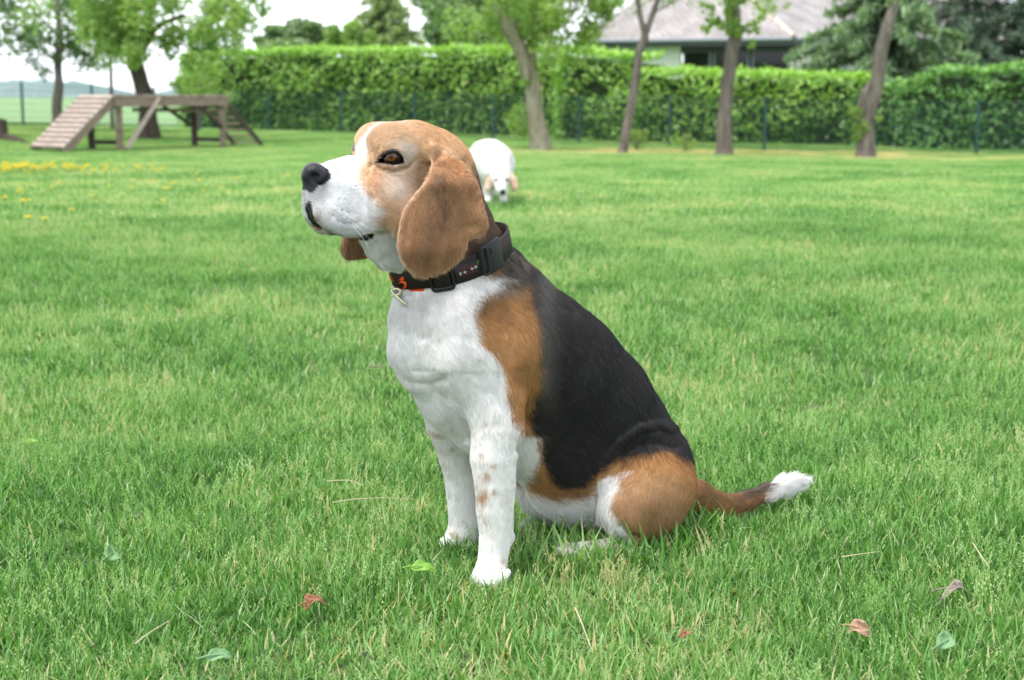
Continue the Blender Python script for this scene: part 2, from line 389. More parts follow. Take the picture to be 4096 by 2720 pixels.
def crown(name, clusters, mat, parent, size, g, dens=1.0, sub=5, droop=.3):
    """clusters: (centre, radii, leaves); each broken into smaller uneven clumps so sky shows between"""
    parts = []
    for c, r, n in clusters:
        r = np.asarray(r, float)*np.ones(3)
        for k in range(sub):
            cc = np.asarray(c)+g.normal(0, .5, 3)*r; rr = r*(.28+.3*g.random()); m = int(n*dens/sub)
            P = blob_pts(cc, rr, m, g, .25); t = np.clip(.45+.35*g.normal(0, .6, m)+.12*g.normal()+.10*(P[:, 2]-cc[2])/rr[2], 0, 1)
            parts.append(leaves(P, size, g, droop=droop, tint=t))
    return leaf_obj(name, parts, mat, parent)
def bark_mat(name, c1, c2, c3=None):
    m = noise_mat(name, c1, c2, 3.2, .95, 1.0, 9, 8, .15, stretch=(3, 3, .45), c3=c3)
    for n in m.node_tree.nodes:
        if n.type == 'BUMP': n.inputs['Distance'].default_value = .12
    return m
def trunk_mesh(name, pts, rad, mat, parent, n=18, rough=.12, seed=0):
    """pts: world points; ridged uneven bark"""
    P = [Vector(p) for p in pts]; m = 14; C = []; R = []
    for i in range(len(P)-1):
        for k in range(m):
            t = k/m; a, b = P[i], P[i+1]; p0 = P[max(i-1, 0)]; p3 = P[min(i+2, len(P)-1)]
            C.append(.5*((2*a)+(b-p0)*t+(2*p0-5*a+4*b-p3)*t*t+(3*a-p0-3*b+p3)*t**3)); R.append(rad[i]*(1-t)+rad[i+1]*t)
    C.append(P[-1]); R.append(rad[-1]); mb = MB().tube(C, R, n)
    V2 = np.array([tuple(v) for v in mb.V]); cen = np.repeat(np.array([tuple(c) for c in C]), n, 0)[:len(V2)]
    d = V2-cen; nn = fbm(np.stack([V2[:, 0]*3, V2[:, 1]*3, V2[:, 2]*.7], 1)+seed, 2.5, 3, seed)
    V2 = cen+d*(1+rough*nn)[:, None]; mb.V = [tuple(v) for v in V2]
    return mb.build(name, mat, parent, smooth=True)
M_BARK_G = bark_mat("bark_grey", (.11,.093,.082), (.25,.215,.188), (.175,.15,.13)); M_BARK_P = bark_mat("bark_pale", (.15,.135,.11), (.38,.345,.29), (.26,.245,.165)); M_BARK_D = bark_mat("bark_dark", (.055,.042,.034), (.13,.105,.085), (.085,.068,.055))
M_LF_TREE = leaf_mat("leaves_tree", (.17,.28,.07), (.36,.48,.16), trans=.45); M_LF_DARK = leaf_mat("leaves_dark", (.07,.14,.055), (.19,.29,.11), trans=.25)
M_LF_HEDGE = leaf_mat("leaves_laurel", (.075,.18,.028), (.36,.58,.10), (.45,.46,.15), trans=.28, rough=.35); M_LF_LAUREL2 = leaf_mat("leaves_laurel_dark", (.055,.15,.035), (.22,.42,.10), trans=.25, rough=.35)  # second laurel green is darker, for the shrubbery at the right
M_LF_FAR = leaf_mat("leaves_far", (.13,.21,.095), (.30,.40,.19), trans=.35)
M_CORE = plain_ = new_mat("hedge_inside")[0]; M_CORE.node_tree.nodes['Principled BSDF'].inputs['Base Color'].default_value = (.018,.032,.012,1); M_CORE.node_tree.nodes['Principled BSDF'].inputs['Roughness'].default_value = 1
M_NEEDLE = leaf_mat("needles_blue", (.035,.065,.04), (.31,.45,.24), trans=.2); M_NEEDLE_D = leaf_mat("needles_dark", (.05,.085,.06), (.14,.21,.14), trans=.15)
M_TWIG = noise_mat("dead_twigs", (.14,.11,.10), (.26,.21,.19), 8, .95, 0)
gb = np.random.default_rng(21)
# ================================================================ hedges
def hedge(path, tops, depth, name, label, mat, density=230, size=.105, seed=1, top_bright=True, holes=()):
    """path: ground points (u, Y) left to right along the face; tops: height in metres at each"""
    g = np.random.default_rng(seed); root_p = gp(*path[0]); root = wempty(name, tuple(root_p)); tag(root, label, "hedge")
    A = np.array([gp(u, Y) for u, Y in path]); parts = []
    mb = MB()
    for i in range(len(A)-1):
        a, b = A[i].copy(), A[i+1].copy(); L = np.linalg.norm(b[:2]-a[:2]); t = (b-a)/L; nrm = np.array([t[1], -t[0], 0]); nrm /= np.linalg.norm(nrm)
        if nrm[1] > 0: nrm = -nrm
        back = -nrm*depth; h0, h1 = tops[i], tops[i+1]; ins = -nrm*.22
        z = np.array([0, 0, 1.0]); c = [a+ins-z*.1, b+ins-z*.1, b+back*.95-z*.1, a+back*.95-z*.1]; d = [a+ins+z*(h0-.2), b+ins+z*(h1-.2), b+back*.95+z*(h1-.2), a+back*.95+z*(h0-.2)]
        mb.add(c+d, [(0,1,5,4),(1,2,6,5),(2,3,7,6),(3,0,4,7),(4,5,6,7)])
        m = int(L*(h0+h1)/2*density); s = g.random(m); h = g.random(m)
        P = a+(b-a)*s[:, None]; H = (h0+(h1-h0)*s); Pz = H*h; P = P + z*Pz[:, None]
        bump = fbm(P, 1.1, 3, seed)*.18+fbm(P, 3.2, 2, seed+3)*.09
        keep = np.ones(m, bool)
        for (hu, hv, hr) in holes:
            uu, vv, _ = project(P); dd = np.hypot((uu/4-hu)/1.7, vv/4-hv); bump = bump - .35*np.exp(-(dd/hr)**2); keep &= ~((dd < hr*.8) & (g.random(m) < .75))
        P = P + nrm*(bump+g.normal(0, .05, m)-.02)[:, None]
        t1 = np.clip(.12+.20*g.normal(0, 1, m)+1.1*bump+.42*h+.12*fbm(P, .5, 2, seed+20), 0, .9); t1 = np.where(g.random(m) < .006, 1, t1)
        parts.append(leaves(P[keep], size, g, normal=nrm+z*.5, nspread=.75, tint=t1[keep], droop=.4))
        m = int(L*depth*density*1.3); s = g.random(m); q = g.random(m)
        P = a+(b-a)*s[:, None]+back*q[:, None]+z*((h0+(h1-h0)*s)+fbm(np.stack([s*L+i*9, q, q], 1), 1.6, 3, seed+8)*.07+g.normal(0, .05, m)+.05*(g.random(m) < .08))[:, None]
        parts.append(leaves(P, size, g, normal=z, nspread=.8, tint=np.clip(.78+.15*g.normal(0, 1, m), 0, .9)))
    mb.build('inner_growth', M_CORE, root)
    for (u_, Y_, top, sgn) in ((path[0][0], path[0][1], tops[0], 0), (path[-1][0], path[-1][1], tops[-1], -1)):
        a = gp(u_, Y_); b = a + np.array([0, depth, 0]); m = int(depth*top*density)
        P = a+(b-a)*g.random(m)[:, None]; P[:, 2] += g.random(m)*top; P[:, 0] += g.normal(0, .08, m)
        parts.append(leaves(P, size, g, tint=np.clip(.4+.2*g.normal(0, 1, m), 0, .9)))
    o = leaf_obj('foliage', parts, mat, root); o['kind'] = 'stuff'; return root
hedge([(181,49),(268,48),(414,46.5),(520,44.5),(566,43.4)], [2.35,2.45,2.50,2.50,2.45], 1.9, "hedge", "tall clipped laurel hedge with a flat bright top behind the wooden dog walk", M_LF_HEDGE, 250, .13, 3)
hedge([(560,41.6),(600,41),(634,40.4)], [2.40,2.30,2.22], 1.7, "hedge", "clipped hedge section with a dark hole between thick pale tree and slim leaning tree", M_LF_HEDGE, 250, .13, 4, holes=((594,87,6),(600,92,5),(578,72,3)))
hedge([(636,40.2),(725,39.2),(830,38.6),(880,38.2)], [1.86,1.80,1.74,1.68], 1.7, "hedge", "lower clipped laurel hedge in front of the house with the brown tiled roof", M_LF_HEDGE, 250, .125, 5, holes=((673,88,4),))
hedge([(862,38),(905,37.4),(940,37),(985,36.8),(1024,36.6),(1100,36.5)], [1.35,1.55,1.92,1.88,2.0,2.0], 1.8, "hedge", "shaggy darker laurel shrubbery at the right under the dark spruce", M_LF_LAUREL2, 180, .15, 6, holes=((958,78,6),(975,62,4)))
# ================================================================ house
M_TILE = noise_mat("roof_tile", (.30,.27,.26), (.48,.44,.43), 1.3, .9, .2, 8, c3=(.38,.345,.335)); M_TILE2 = noise_mat("ridge_tile", (.42,.33,.28), (.60,.50,.44), 3, .9, .2)
M_WALLW = noise_mat("render_white", (.62,.62,.60), (.72,.72,.70), .6, .9, .1); M_WALLB = noise_mat("render_beige", (.46,.43,.39), (.54,.50,.46), .8, .9, .1)
M_FASCIA = new_mat("dark_fascia")[0]; M_FASCIA.node_tree.nodes['Principled BSDF'].inputs['Base Color'].default_value = (.035,.037,.042,1)
M_GUT = new_mat("zinc_gutter")[0]; M_GUT.node_tree.nodes['Principled BSDF'].inputs['Base Color'].default_value = (.16,.18,.20,1); M_GUT.node_tree.nodes['Principled BSDF'].inputs['Roughness'].default_value = .5
M_GLASS = new_mat("dark_window_glass")[0]; b_ = M_GLASS.node_tree.nodes['Principled BSDF']; b_.inputs['Base Color'].default_value = (.008,.009,.011,1); b_.inputs['Roughness'].default_value = .06; b_.inputs['Specular IOR Level'].default_value = .35
HY = 56.0
def build_house():
    cor = pv(793, 41, HY); lef = pv(574, 38.5, HY+3.0); ez = (cor[2]+lef[2])/2; cor[2] = ez; lef[2] = ez      # eave ends
    o = np.array([cor[0], cor[1], gz1(cor[0], cor[1])]); root = wempty("house", tuple(o)); tag(root, "single storey white house with a big hipped brown tiled roof behind the hedge", "house")
    f = (lef-cor); Lf = np.linalg.norm(f[:2]); f = f/Lf; f[2] = 0; n = np.array([-f[1], f[0], 0]); n = n if n[1] > 0 else -n   # into the house
    D = 26.0; zz = np.array([0, 0, 1.0]); run = Lf/1.8-.02; H = 5.0*run/6.9
    c0 = cor; c1 = cor+f*Lf; c2 = c1+n*D; wv = n*.74+np.array([.67, 0, 0]); wv /= np.linalg.norm(wv); c3 = c0+wv*17; r0 = c0+f*run+n*run+zz*H; r1 = c1-f*run*.80+n*run+zz*H
    ins = .7
    # walls under the eave
    def wall(a, b, z0, z1, th, mat, name, off=ins):
        t = (b-a)/np.linalg.norm(b-a); m = MB(); m.beam(Vector(a+zz*((z0+z1)/2)), Vector(b+zz*((z0+z1)/2)), th, z1-z0, (0, 0, 1)); return m.build(name, mat, root)
    g0 = gz1(cor[0], cor[1])-ez
    base = lambda s, q=0.0: c0+f*s+n*(ins+q)
    wall(base(4.34), base(6.15), g0-.3, -.12, .25, M_WALLW, 'wall')
    wall(base(6.2, .55), base(Lf-.7, .55), g0-.3, -.12, .25, M_WALLW, 'wall')
    wall(base(.05, .1), base(.05, .1)+wv*1.6, g0-.3, -.12, .25, M_WALLB, 'wall')
    wall(base(.05, .1)+wv*1.65, base(.05, .1)+wv*9, g0-.3, -.12, .25, M_WALLW, 'wall')
    wall(base(.22, .22), base(4.3, .22), g0-.3, -.14, .12, M_FASCIA, 'window_recess')
    for (s0, s1) in ((.20, 1.65), (1.75, 3.1), (3.2, 4.26)):
        fr = wall(base(s0, .06), base(s1, .06), -2.3, -.14, .06, M_GUT, 'window'); 
        m = MB(); m.beam(Vector(base(s0+.08, .02)-zz*1.22), Vector(base(s1-.08, .02)-zz*1.22), .04, 1.95); m.build('pane', M_GLASS, fr)
    wall(base(.18, -.02), base(4.3, -.02), -.45, -.12, .12, M_FASCIA, 'lintel')
    # soffit, fascia, gutter
    m = MB(); m.add([c0-zz*.1, c1-zz*.1, c2-zz*.1, c3-zz*.1], [(0,1,2,3)]); m.build('soffit', M_FASCIA, root)
    for a, b in ((c0, c1), (c3, c0)):
        m = MB(); m.beam(Vector(a-zz*.12-n*.02), Vector(b-zz*.12-n*.02), .06, .26); m.build('fascia', M_FASCIA, root)
        out = -n if a is c0 else -f*1.0
        m = MB(); m.tube([Vector(a-zz*.03+out*.09), Vector(b-zz*.03+out*.09)], .075, 8); m.build('gutter', M_GUT, root)
    # roof deck with real tile courses
    rf = MB(); rf.add([c0, c1, r1, r0], [(0,1,2,3)]); rf.add([c1, c2, c1+n*run-f*run*.92+zz*H], [(0,1,2)]); rb = r0+wv*14+zz*.8; rf.add([c3, c0, r0, rb], [(0,1,2,3)])
    roof = rf.build('roof', M_FASCIA, root)
    V2 = []; F = []; T = []
    def slope(e0, e1, p0, p1, rows, cw):       # tile courses from the eave e0-e1 up to p0-p1
        up = (p0+p1)/2-(e0+e1)/2; nrm = np.cross(e1-e0, up); nrm /= np.linalg.norm(nrm); nrm = nrm if nrm[2] > 0 else -nrm
        for r in range(rows):
            f0, f1 = r/rows, (r+1.12)/rows
            a = e0+(p0-e0)*f0; b = e1+(p1-e1)*f0; a2 = e0+(p0-e0)*min(f1, 1); b2 = e1+(p1-e1)*min(f1, 1); k = max(1, int(np.linalg.norm(b-a)/cw))
            for i in range(k):
                s0, s1 = i/k, (i+1)/k
                q = [a+(b-a)*s0, a+(b-a)*((s0+s1)/2), a+(b-a)*s1, a2+(b2-a2)*s1, a2+(b2-a2)*((s0+s1)/2), a2+(b2-a2)*s0]; h = .055+rnd.uniform(-.006, .006); n0 = len(V2)
                V2.extend([q[0]+nrm*h*.65, q[1]+nrm*(h+.035), q[2]+nrm*h*.65, q[3]+nrm*.012, q[4]+nrm*.045, q[5]+nrm*.012, q[0]-nrm*.01, q[2]-nrm*.01])
                F.extend([(n0, n0+1, n0+4, n0+5), (n0+1, n0+2, n0+3, n0+4), (n0+6, n0+7, n0+2, n0+1), (n0+6, n0+1, n0, n0+6)])
    slope(c0, c1, r0, r1, 34, .30); slope(c3, c0, rb, r0, 34, .34)
    F4 = [x for x in F if len(set(x)) == 4]; F3 = [tuple(dict.fromkeys(x)) for x in F if len(set(x)) == 3]
    o = mesh_np('tile', np.array(V2), [np.array(F4), np.array(F3)], M_TILE, roof); o['kind'] = 'stuff'
    k = 16
    for i in range(k):
        a = c0+(r0-c0)*i/k; b = c0+(r0-c0)*(i+1.1)/k; m = MB(); m.tube([Vector(a+zz*.05), Vector(b+zz*.08)], [.13, .10], 8); m.build('ridge_tile', M_TILE2, roof)
build_house()
# ================================================================ wire fence
M_POST = new_mat("green_post")[0]; b_ = M_POST.node_tree.nodes['Principled BSDF']; b_.inputs['Base Color'].default_value = (.010,.055,.050,1); b_.inputs['Roughness'].default_value = .45
M_WIRE = new_mat("green_wire")[0]; b_ = M_WIRE.node_tree.nodes['Principled BSDF']; b_.inputs['Base Color'].default_value = (.014,.05,.042,1); b_.inputs['Roughness'].default_value = .5
def fence(posts, H, label, group=None):
    P = [gp(u, Y) for u, Y in posts]; root = wempty("wire_fence", tuple(P[0])); tag(root, label, "fence")
    for p in P:
        m = MB(); m.box(p+np.array([0, 0, H/2-.1]), (.06, .06, H+.2)); po = m.build('post', M_POST, root); m = MB(); m.box(p+np.array([0, 0, H+.008]), (.07, .07, .02)); m.build('cap', M_POST, po)
    for a, b in zip(P[:-1], P[1:]):
        L = np.linalg.norm(b-a); m = MB(); k = int(L/.05); r = .0032
        for i in range(1, k):
            q = a+(b-a)*i/k; m.beam(Vector(q+np.array([0, -.035, .04])), Vector(q+np.array([0, -.035, H-.02])), r*2, r*2, (0, 1, 0))
        for h in np.linspace(.06, H-.05, 7): m.beam(Vector(a+np.array([0, -.04, h])), Vector(b+np.array([0, -.04, h])), .006, .008)
        m.build('mesh_panel', M_WIRE, root)
fence([(1178,35.2),(1085,35.1),(979,35.0),(871,35.2),(765.5,35.4),(670,37.3),(579.5,39.2),(493,41.4),(414,43.5),(341,45.2),(268,46.3),(200,47.4)], 1.23, "low dark green welded wire fence running in front of the laurel hedges")
fence([(200,47.6),(154,47.5),(92,45.5),(22,43.6),(-50,42),(-130,40.5)], 1.23, "dark green wire fence at the left between lawn and open field behind the ramp")
# ================================================================ trees
def tree(name, label, trunk, rad, mat, clusters, lmat, lsize, limbs=(), dens=1.0, sub=6, seed=1, cat="tree", extra=None, droop=.3, group=None):
    """trunk: (u, v, Y) from the ground up; clusters: (u, v, Y, radius m or 3 radii, leaves)"""
    g = np.random.default_rng(seed); u0, Y0 = trunk[0][0], trunk[0][2]; b = gp(u0, Y0, -.15)
    pts = [b]+[pv(u, v, Y) for u, v, Y in trunk[1:]]; root = wempty(name, tuple(gp(u0, Y0))); tag(root, label, cat, group)
    tk = trunk_mesh('trunk', pts, rad, mat, root, seed=seed)
    for L_ in limbs:
        lp = [pv(u, v, Y) for u, v, Y, r in L_]; trunk_mesh('limb', lp, [x[3] for x in L_], mat, root, n=10, seed=seed+5)
    if clusters:
        crown('crown', [(pv(u, v, Y), r, n) for u, v, Y, r, n in clusters], lmat, root, lsize, g, dens, sub, droop)
    return root
tree("tree", "slim grey tree with a straight trunk behind the top of the wooden ramp", [(57,122,40),(57,105,40),(59,85,40),(58,62,40.2),(60,40,40.3),(58,15,40.5),(56,-20,41)], [.16,.125,.11,.105,.09,.07,.05], M_BARK_G,
     [(10,14,40,1.1,900),(30,30,40,.9,800),(55,6,41,1.3,1500),(75,46,40,.75,650),(95,32,40,.8,750),(20,-10,40,1.4,1500),(85,4,41,1.2,1500),(45,48,40,.6,400),(0,36,40,.8,300),(98,56,40,.4,160),(-20,10,40,1.4,800)], M_LF_DARK, .125,
     [[(58,62,40.2,.05),(44,52,40,.035),(28,40,40,.02)],[(59,50,40.3,.05),(74,40,40,.035),(94,32,40,.02)],[(59,38,40.3,.05),(40,18,40,.03),(18,10,40,.015)]], seed=31, dens=.72)
tree("tree", "very thin young tree between the slim grey tree and the crooked dark tree", [(111,120,42),(111.5,95,42),(111,75,42),(110.5,50,42),(112,20,42)], [.06,.055,.05,.045,.03], M_BARK_G, [(108,38,42,.9,1300),(125,30,42,.8,1100),(100,14,42,.9,1300),(118,52,42,.5,400)], M_LF_TREE, .10, seed=32)
tree("tree", "crooked dark tree with a thick bent trunk and a wide leafy crown behind the platform", [(148,141,38),(148,120,38),(147,105,38),(141,82,38),(134.5,62,38),(137,48,38),(146,38,38),(148,20,38.2),(150,-10,38.5)], [.30,.23,.205,.185,.18,.17,.165,.14,.10], M_BARK_D,
     [(112,4,37,1.1,2300),(160,-4,37,1.4,2600),(195,10,37,1.1,1800),(215,28,37,.75,900),(186,26,37,.6,800),(150,-2,37,.7,900),(92,14,37,.7,800),(140,-20,37.5,1.9,3200),(200,-12,38,1.5,2000),(225,8,38,.8,700),(236,-2,38,.5,300),(176,42,37,.25,90),(200,48,37.5,.4,260),(216,60,38,.4,260),(228,46,38,.35,140),(80,-4,37,1.2,2000),(250,4,38,.5,350),(246,18,38.5,.25,110)], M_LF_TREE, .125,
     [[(146,38,38,.11),(160,25,37.8,.07),(185,15,37.5,.04)],[(137,48,38,.09),(124,34,37.7,.06),(105,20,37.4,.03)],[(160,40,38,.05),(180,44,37.8,.03),(200,50,37.6,.015)]], seed=33, dens=.72)
tree("tree", "leafy branch mass hanging over the left end of the tall hedge", [(196,122,44),(200,90,44),(205,60,44)], [.07,.06,.04], M_BARK_G, [(208,72,44,.75,800),(222,84,44,.45,350),(192,84,44,.6,500),(200,60,44,.45,250)], M_LF_TREE, .10, seed=34, cat="tree")
# behind the hedge
tree("tree", "round bushy tree with a dull green crown above the left part of the hedge", [(300,100,58),(300,60,58),(300,42,58)], [.25,.2,.1], M_BARK_D, [(300,46,58,(1.5,1.2,.55),4200),(268,50,58,(.8,.8,.35),1500),(330,46,58,(1.1,1,.5),2600),(295,38,58,(.9,.8,.4),1700),(316,38,58,(.8,.8,.35),1300),(350,49,58,(.7,.7,.35),900)], M_LF_FAR, .20, seed=41, sub=9)
tree("tree", "bright green rounded shrub tree just right of the dull bushy one", [(358,100,54),(358,60,54)], [.15,.08], M_BARK_D, [(350,42,54,.8,1700),(368,46,54,.6,1000),(334,48,54,.5,700),(380,50,54,.5,600)], M_LF_TREE, .15, seed=42)
def conifer(name, label, u, Y, vtop, vbot, wid, mat, seed, n_layers=16, droop=.5, size=.34, dens=1.0, tr=.16, dead=False, ubase=None):
    """whorls of drooping boughs hung with needle sprays"""
    g = np.random.default_rng(seed); b = gp(u, Y, -.1); top = pv(u, vtop, Y); root = wempty(name, tuple(gp(u, Y))); tag(root, label, "conifer")
    trunk_mesh('trunk', [b, (b+top)/2, top], [tr, tr*.7, .03], M_BARK_D, root, n=10, seed=seed)
    zb = pv(u, vbot, Y)[2]; parts = []; br = MB()
    for i in range(n_layers):
        f = i/(n_layers-1); z = zb+(top[2]-zb)*f; L = wid*(1-f)**.75+.12; k = int(7+5*(1-f))
        for j in range(k):
            a = 2*math.pi*(j+g.random())/k+i; l = L*(.7+.5*g.random()); d = np.array([math.cos(a), math.sin(a), 0]); s = np.linspace(.12, 1, 9); c0 = np.array([top[0], top[1], z+g.normal(0, .08)])
            line = c0+d*(s*l)[:, None]+np.array([0, 0, 1])*(.12*s-droop*.55*s**1.7*l)[:, None]
            if j % 2 == 0: br.tube([Vector(c0)]+[Vector(x) for x in line[::3]], [.025, .018, .012, .006][:1+len(line[::3])], 4)
            m = max(8, int(60*l*dens)); t = g.random(m)**.7; q = np.stack([np.interp(t, s, line[:, c]) for c in range(3)], 1)
            side = np.cross(d, (0, 0, 1)); q += side*(g.normal(0, .16, m)*(.4+l*.35)*(1.1-t))[:, None]; q[:, 2] -= g.random(m)*.16+.02
            tint = np.clip(.10+.75*t+.16*g.normal(0, 1, m), 0, 1)
            parts.append(leaves(q, size, g, aspect=.15, droop=1.8, normal=np.array([0, 0, 1.0]), nspread=1.2, tint=tint))
    bo = br.build('boughs', M_TWIG if dead else M_BARK_D, root); bo['kind'] = 'stuff'; o = leaf_obj('needles', parts, mat, root); o['kind'] = 'stuff'; return root
conifer("conifer", "pale yellow green conifer standing above the hedge in the middle of the picture", 383, 60, -22, 62, 1.75, leaf_mat("needles_light", (.17,.25,.11), (.40,.49,.23), trans=.3), 51, 15, .35, .36)
tree("tree", "large dull green tree crown above the hedge left of the thick pale tree", [(470,100,56),(470,50,56),(472,0,56)], [.3,.25,.15], M_BARK_D, [(470,20,56,1.7,4200),(450,34,56,1.0,2200),(500,22,56,1.7,4400),(480,-8,56,1.8,3600),(520,5,56,1.4,2600),(440,10,56,.9,1200),(495,44,55,.7,1200),(445,48,56,.5,700)], M_LF_FAR, .19, seed=43, sub=9)
tree("shrub", "light green shrub top poking over the hedge left of the thick pale trunk", [(512,100,48),(512,60,48)], [.08,.05], M_BARK_D, [(512,40,48,.55,700),(500,47,48,.4,400)], M_LF_TREE, .12, seed=44, cat="shrub")
# the row of trees inside the fence
TREES_Y = 33.0
tree("tree", "thick pale leaning tree with a collar of ivy halfway up, nearest the white dog", [(541,150,34),(540,140,34),(537,125,34),(534.5,108,34),(533,92,34),(532,83,34),(528,70,34),(520,48,34),(510,28,34),(501,8,34),(492,-12,34)], [.30,.225,.19,.185,.165,.175,.165,.175,.19,.15,.13], M_BARK_P,
     [(520,8,34,.9,1900),(545,12,34,.9,1900),(575,12,34,.8,1400),(590,22,34,.55,700),(560,30,34.3,.55,800),(535,36,34.2,.35,500),(500,-8,34,1.2,2200),(556,-8,34,1.2,2200),(600,4,34,.6,700),(583,40,34.5,.35,260),(530,80,33.9,.16,160)], M_LF_TREE, .10,
     [[(528,70,34,.09),(534,50,34.1,.10),(536,30,34.2,.08),(540,8,34.3,.06)],[(536,30,34.2,.05),(556,16,34,.035),(580,8,33.8,.02)]], seed=61)
def hanging_twigs():
    root = wempty("bare_branches", tuple(pv(566, 5, 33.6))); tag(root, "pale bare twigs drooping from above beside the thick pale tree", "branches"); m = MB(); g = np.random.default_rng(9)
    for i in range(34):
        u = 556+g.random()*42; v = -14-g.random()*8; p = [pv(u, v, 33.5+g.random()*.6)]; L = 18+g.random()*26; du = -8+g.random()*6 - (u-575)*.25
        for s in (.33, .66, 1): p.append(pv(u+du*s*s+g.normal(0, .8), v+L*s, 33.7))
        m.tube([Vector(x) for x in p], [.016, .012, .009, .004], 4)
    o = m.build('twig', M_BARK_P, root); o['kind'] = 'stuff'
hanging_twigs()
tree("tree", "slim leaning tree that forks high up in front of the white house wall", [(621,152,33),(624,147,33),(627,127,33),(632,102,33),(636,76,33),(639.5,51,33),(645,36,33),(640.5,18,33),(637,-3,33),(635,-20,33)], [.15,.105,.098,.095,.082,.085,.085,.055,.05,.04], M_BARK_G,
     [(660,-12,33,.5,260),(640,-25,33,.8,600),(645,-95,33,1.7,2600),(690,-80,33,1.2,1300),(700,2,33.4,.28,50)], M_LF_TREE, .09, [[(645,37,33,.06),(650,22,33,.062),(655,8,33,.06),(660,-6,33,.055)],[(655,12,33,.02),(684,-4,33,.012)]], seed=62)
tree("tree", "straight grey tree with ivy round its upper trunk in front of the dark window", [(725,154,32.6),(725,150,32.6),(724.5,127,32.6),(727,89,32.6),(731,57,32.6),(734.5,38,32.6),(733.5,12,32.6),(732.5,-8,32.6),(732,-30,32.6)], [.29,.185,.155,.145,.14,.14,.13,.12,.11], M_BARK_G,
     [(733,5,32.4,(.24,.24,.5),1500),(733,24,32.4,(.22,.22,.25),700),(720,23,32.3,.2,230),(706,26,32.3,.16,120),(752,22,32.3,.22,220),(762,18,32.3,.15,70),(750,45,32.3,.10,60),(775,5,32.3,.25,120),(740,-14,32.4,.8,900),(735,-95,32.5,1.8,3000),(712,6,32.3,.14,90)], M_LF_TREE, .09, seed=63)
tree("tree", "leaning tree with double base and leafy shoots at its foot before the spruce", [(867,153,32.8),(866,148,32.8),(867,125,32.8),(871,105,32.8),(877,85,32.8),(881,50,32.8),(888,25,32.8),(896,0,32.8),(902,-22,32.8)], [.30,.20,.14,.155,.145,.14,.12,.10,.09], M_BARK_G,
     [(857,118,32.6,(.13,.13,.28),420),(861,132,32.6,(.12,.12,.2),220),(850,106,32.6,.10,70),(879,118,32.6,.08,60),(905,-20,32.8,.6,300),(908,-95,32.8,1.8,2800)], M_LF_TREE, .08, [[(863,135,32.8,.10),(861,112,32.8,.11),(864,95,32.8,.09),(872,80,32.8,.03)]], seed=64)
conifer("conifer", "large spruce with pale drooping boughs left of the leaning tree in front of the roof", 884, 42, -48, 100, 3.3, M_NEEDLE, 71, 10, .55, .40, 1.5)
conifer("conifer", "tall dark spruce with brown dead twigs low down at the far right", 968, 46, -120, 82, 4.3, M_NEEDLE_D, 72, 18, .38, .30, .55, dead=True)
conifer("conifer", "second dark spruce cut off by the right edge of the picture", 1065, 45, -110, 88, 4.2, M_NEEDLE_D, 73, 16, .40, .30, 1.1, dead=True)
def bush(label, u, v, Y, r, n, seed, size=.07, mat=None):
    g = np.random.default_rng(seed); b = gp(u, Y); root = wempty("shrub", tuple(b)); tag(root, label, "shrub"); m = MB()
    for i in range(7): m.tube([Vector(b), Vector(b+np.array([g.normal(0, r*.4), g.normal(0, r*.4), r*1.6]))], [.012, .004], 4)
    m.build('stem', M_BARK_G, root); c = b+np.array([0, 0, r*1.1]); crown('foliage', [(c, (r, r, r*1.15), n)], mat or M_LF_TREE, root, size, g)
bush("small leafy bush in front of the fence right of the slim leaning tree", 687, 140, 34.6, .26, 260, 81)
bush("low leafy growth at the foot of the slim leaning tree", 637, 142, 34.8, .26, 260, 82)
# stump on the left edge
st = wempty("tree_stump", tuple(gp(0, 36))); tag(st, "old brown log stump at the left edge beyond the flowers", "stump")
trunk_mesh('stump', [gp(-8,36,-.1), gp(-6,36,.25), gp(-4,36,.5)], [.30,.26,.20], M_BARK_D, st, seed=5); trunk_mesh('root', [gp(-4,36,.03), gp(12,35.6,.05), gp(28,35.2,-.02)], [.14,.10,.04], M_BARK_D, st, n=10, seed=6)
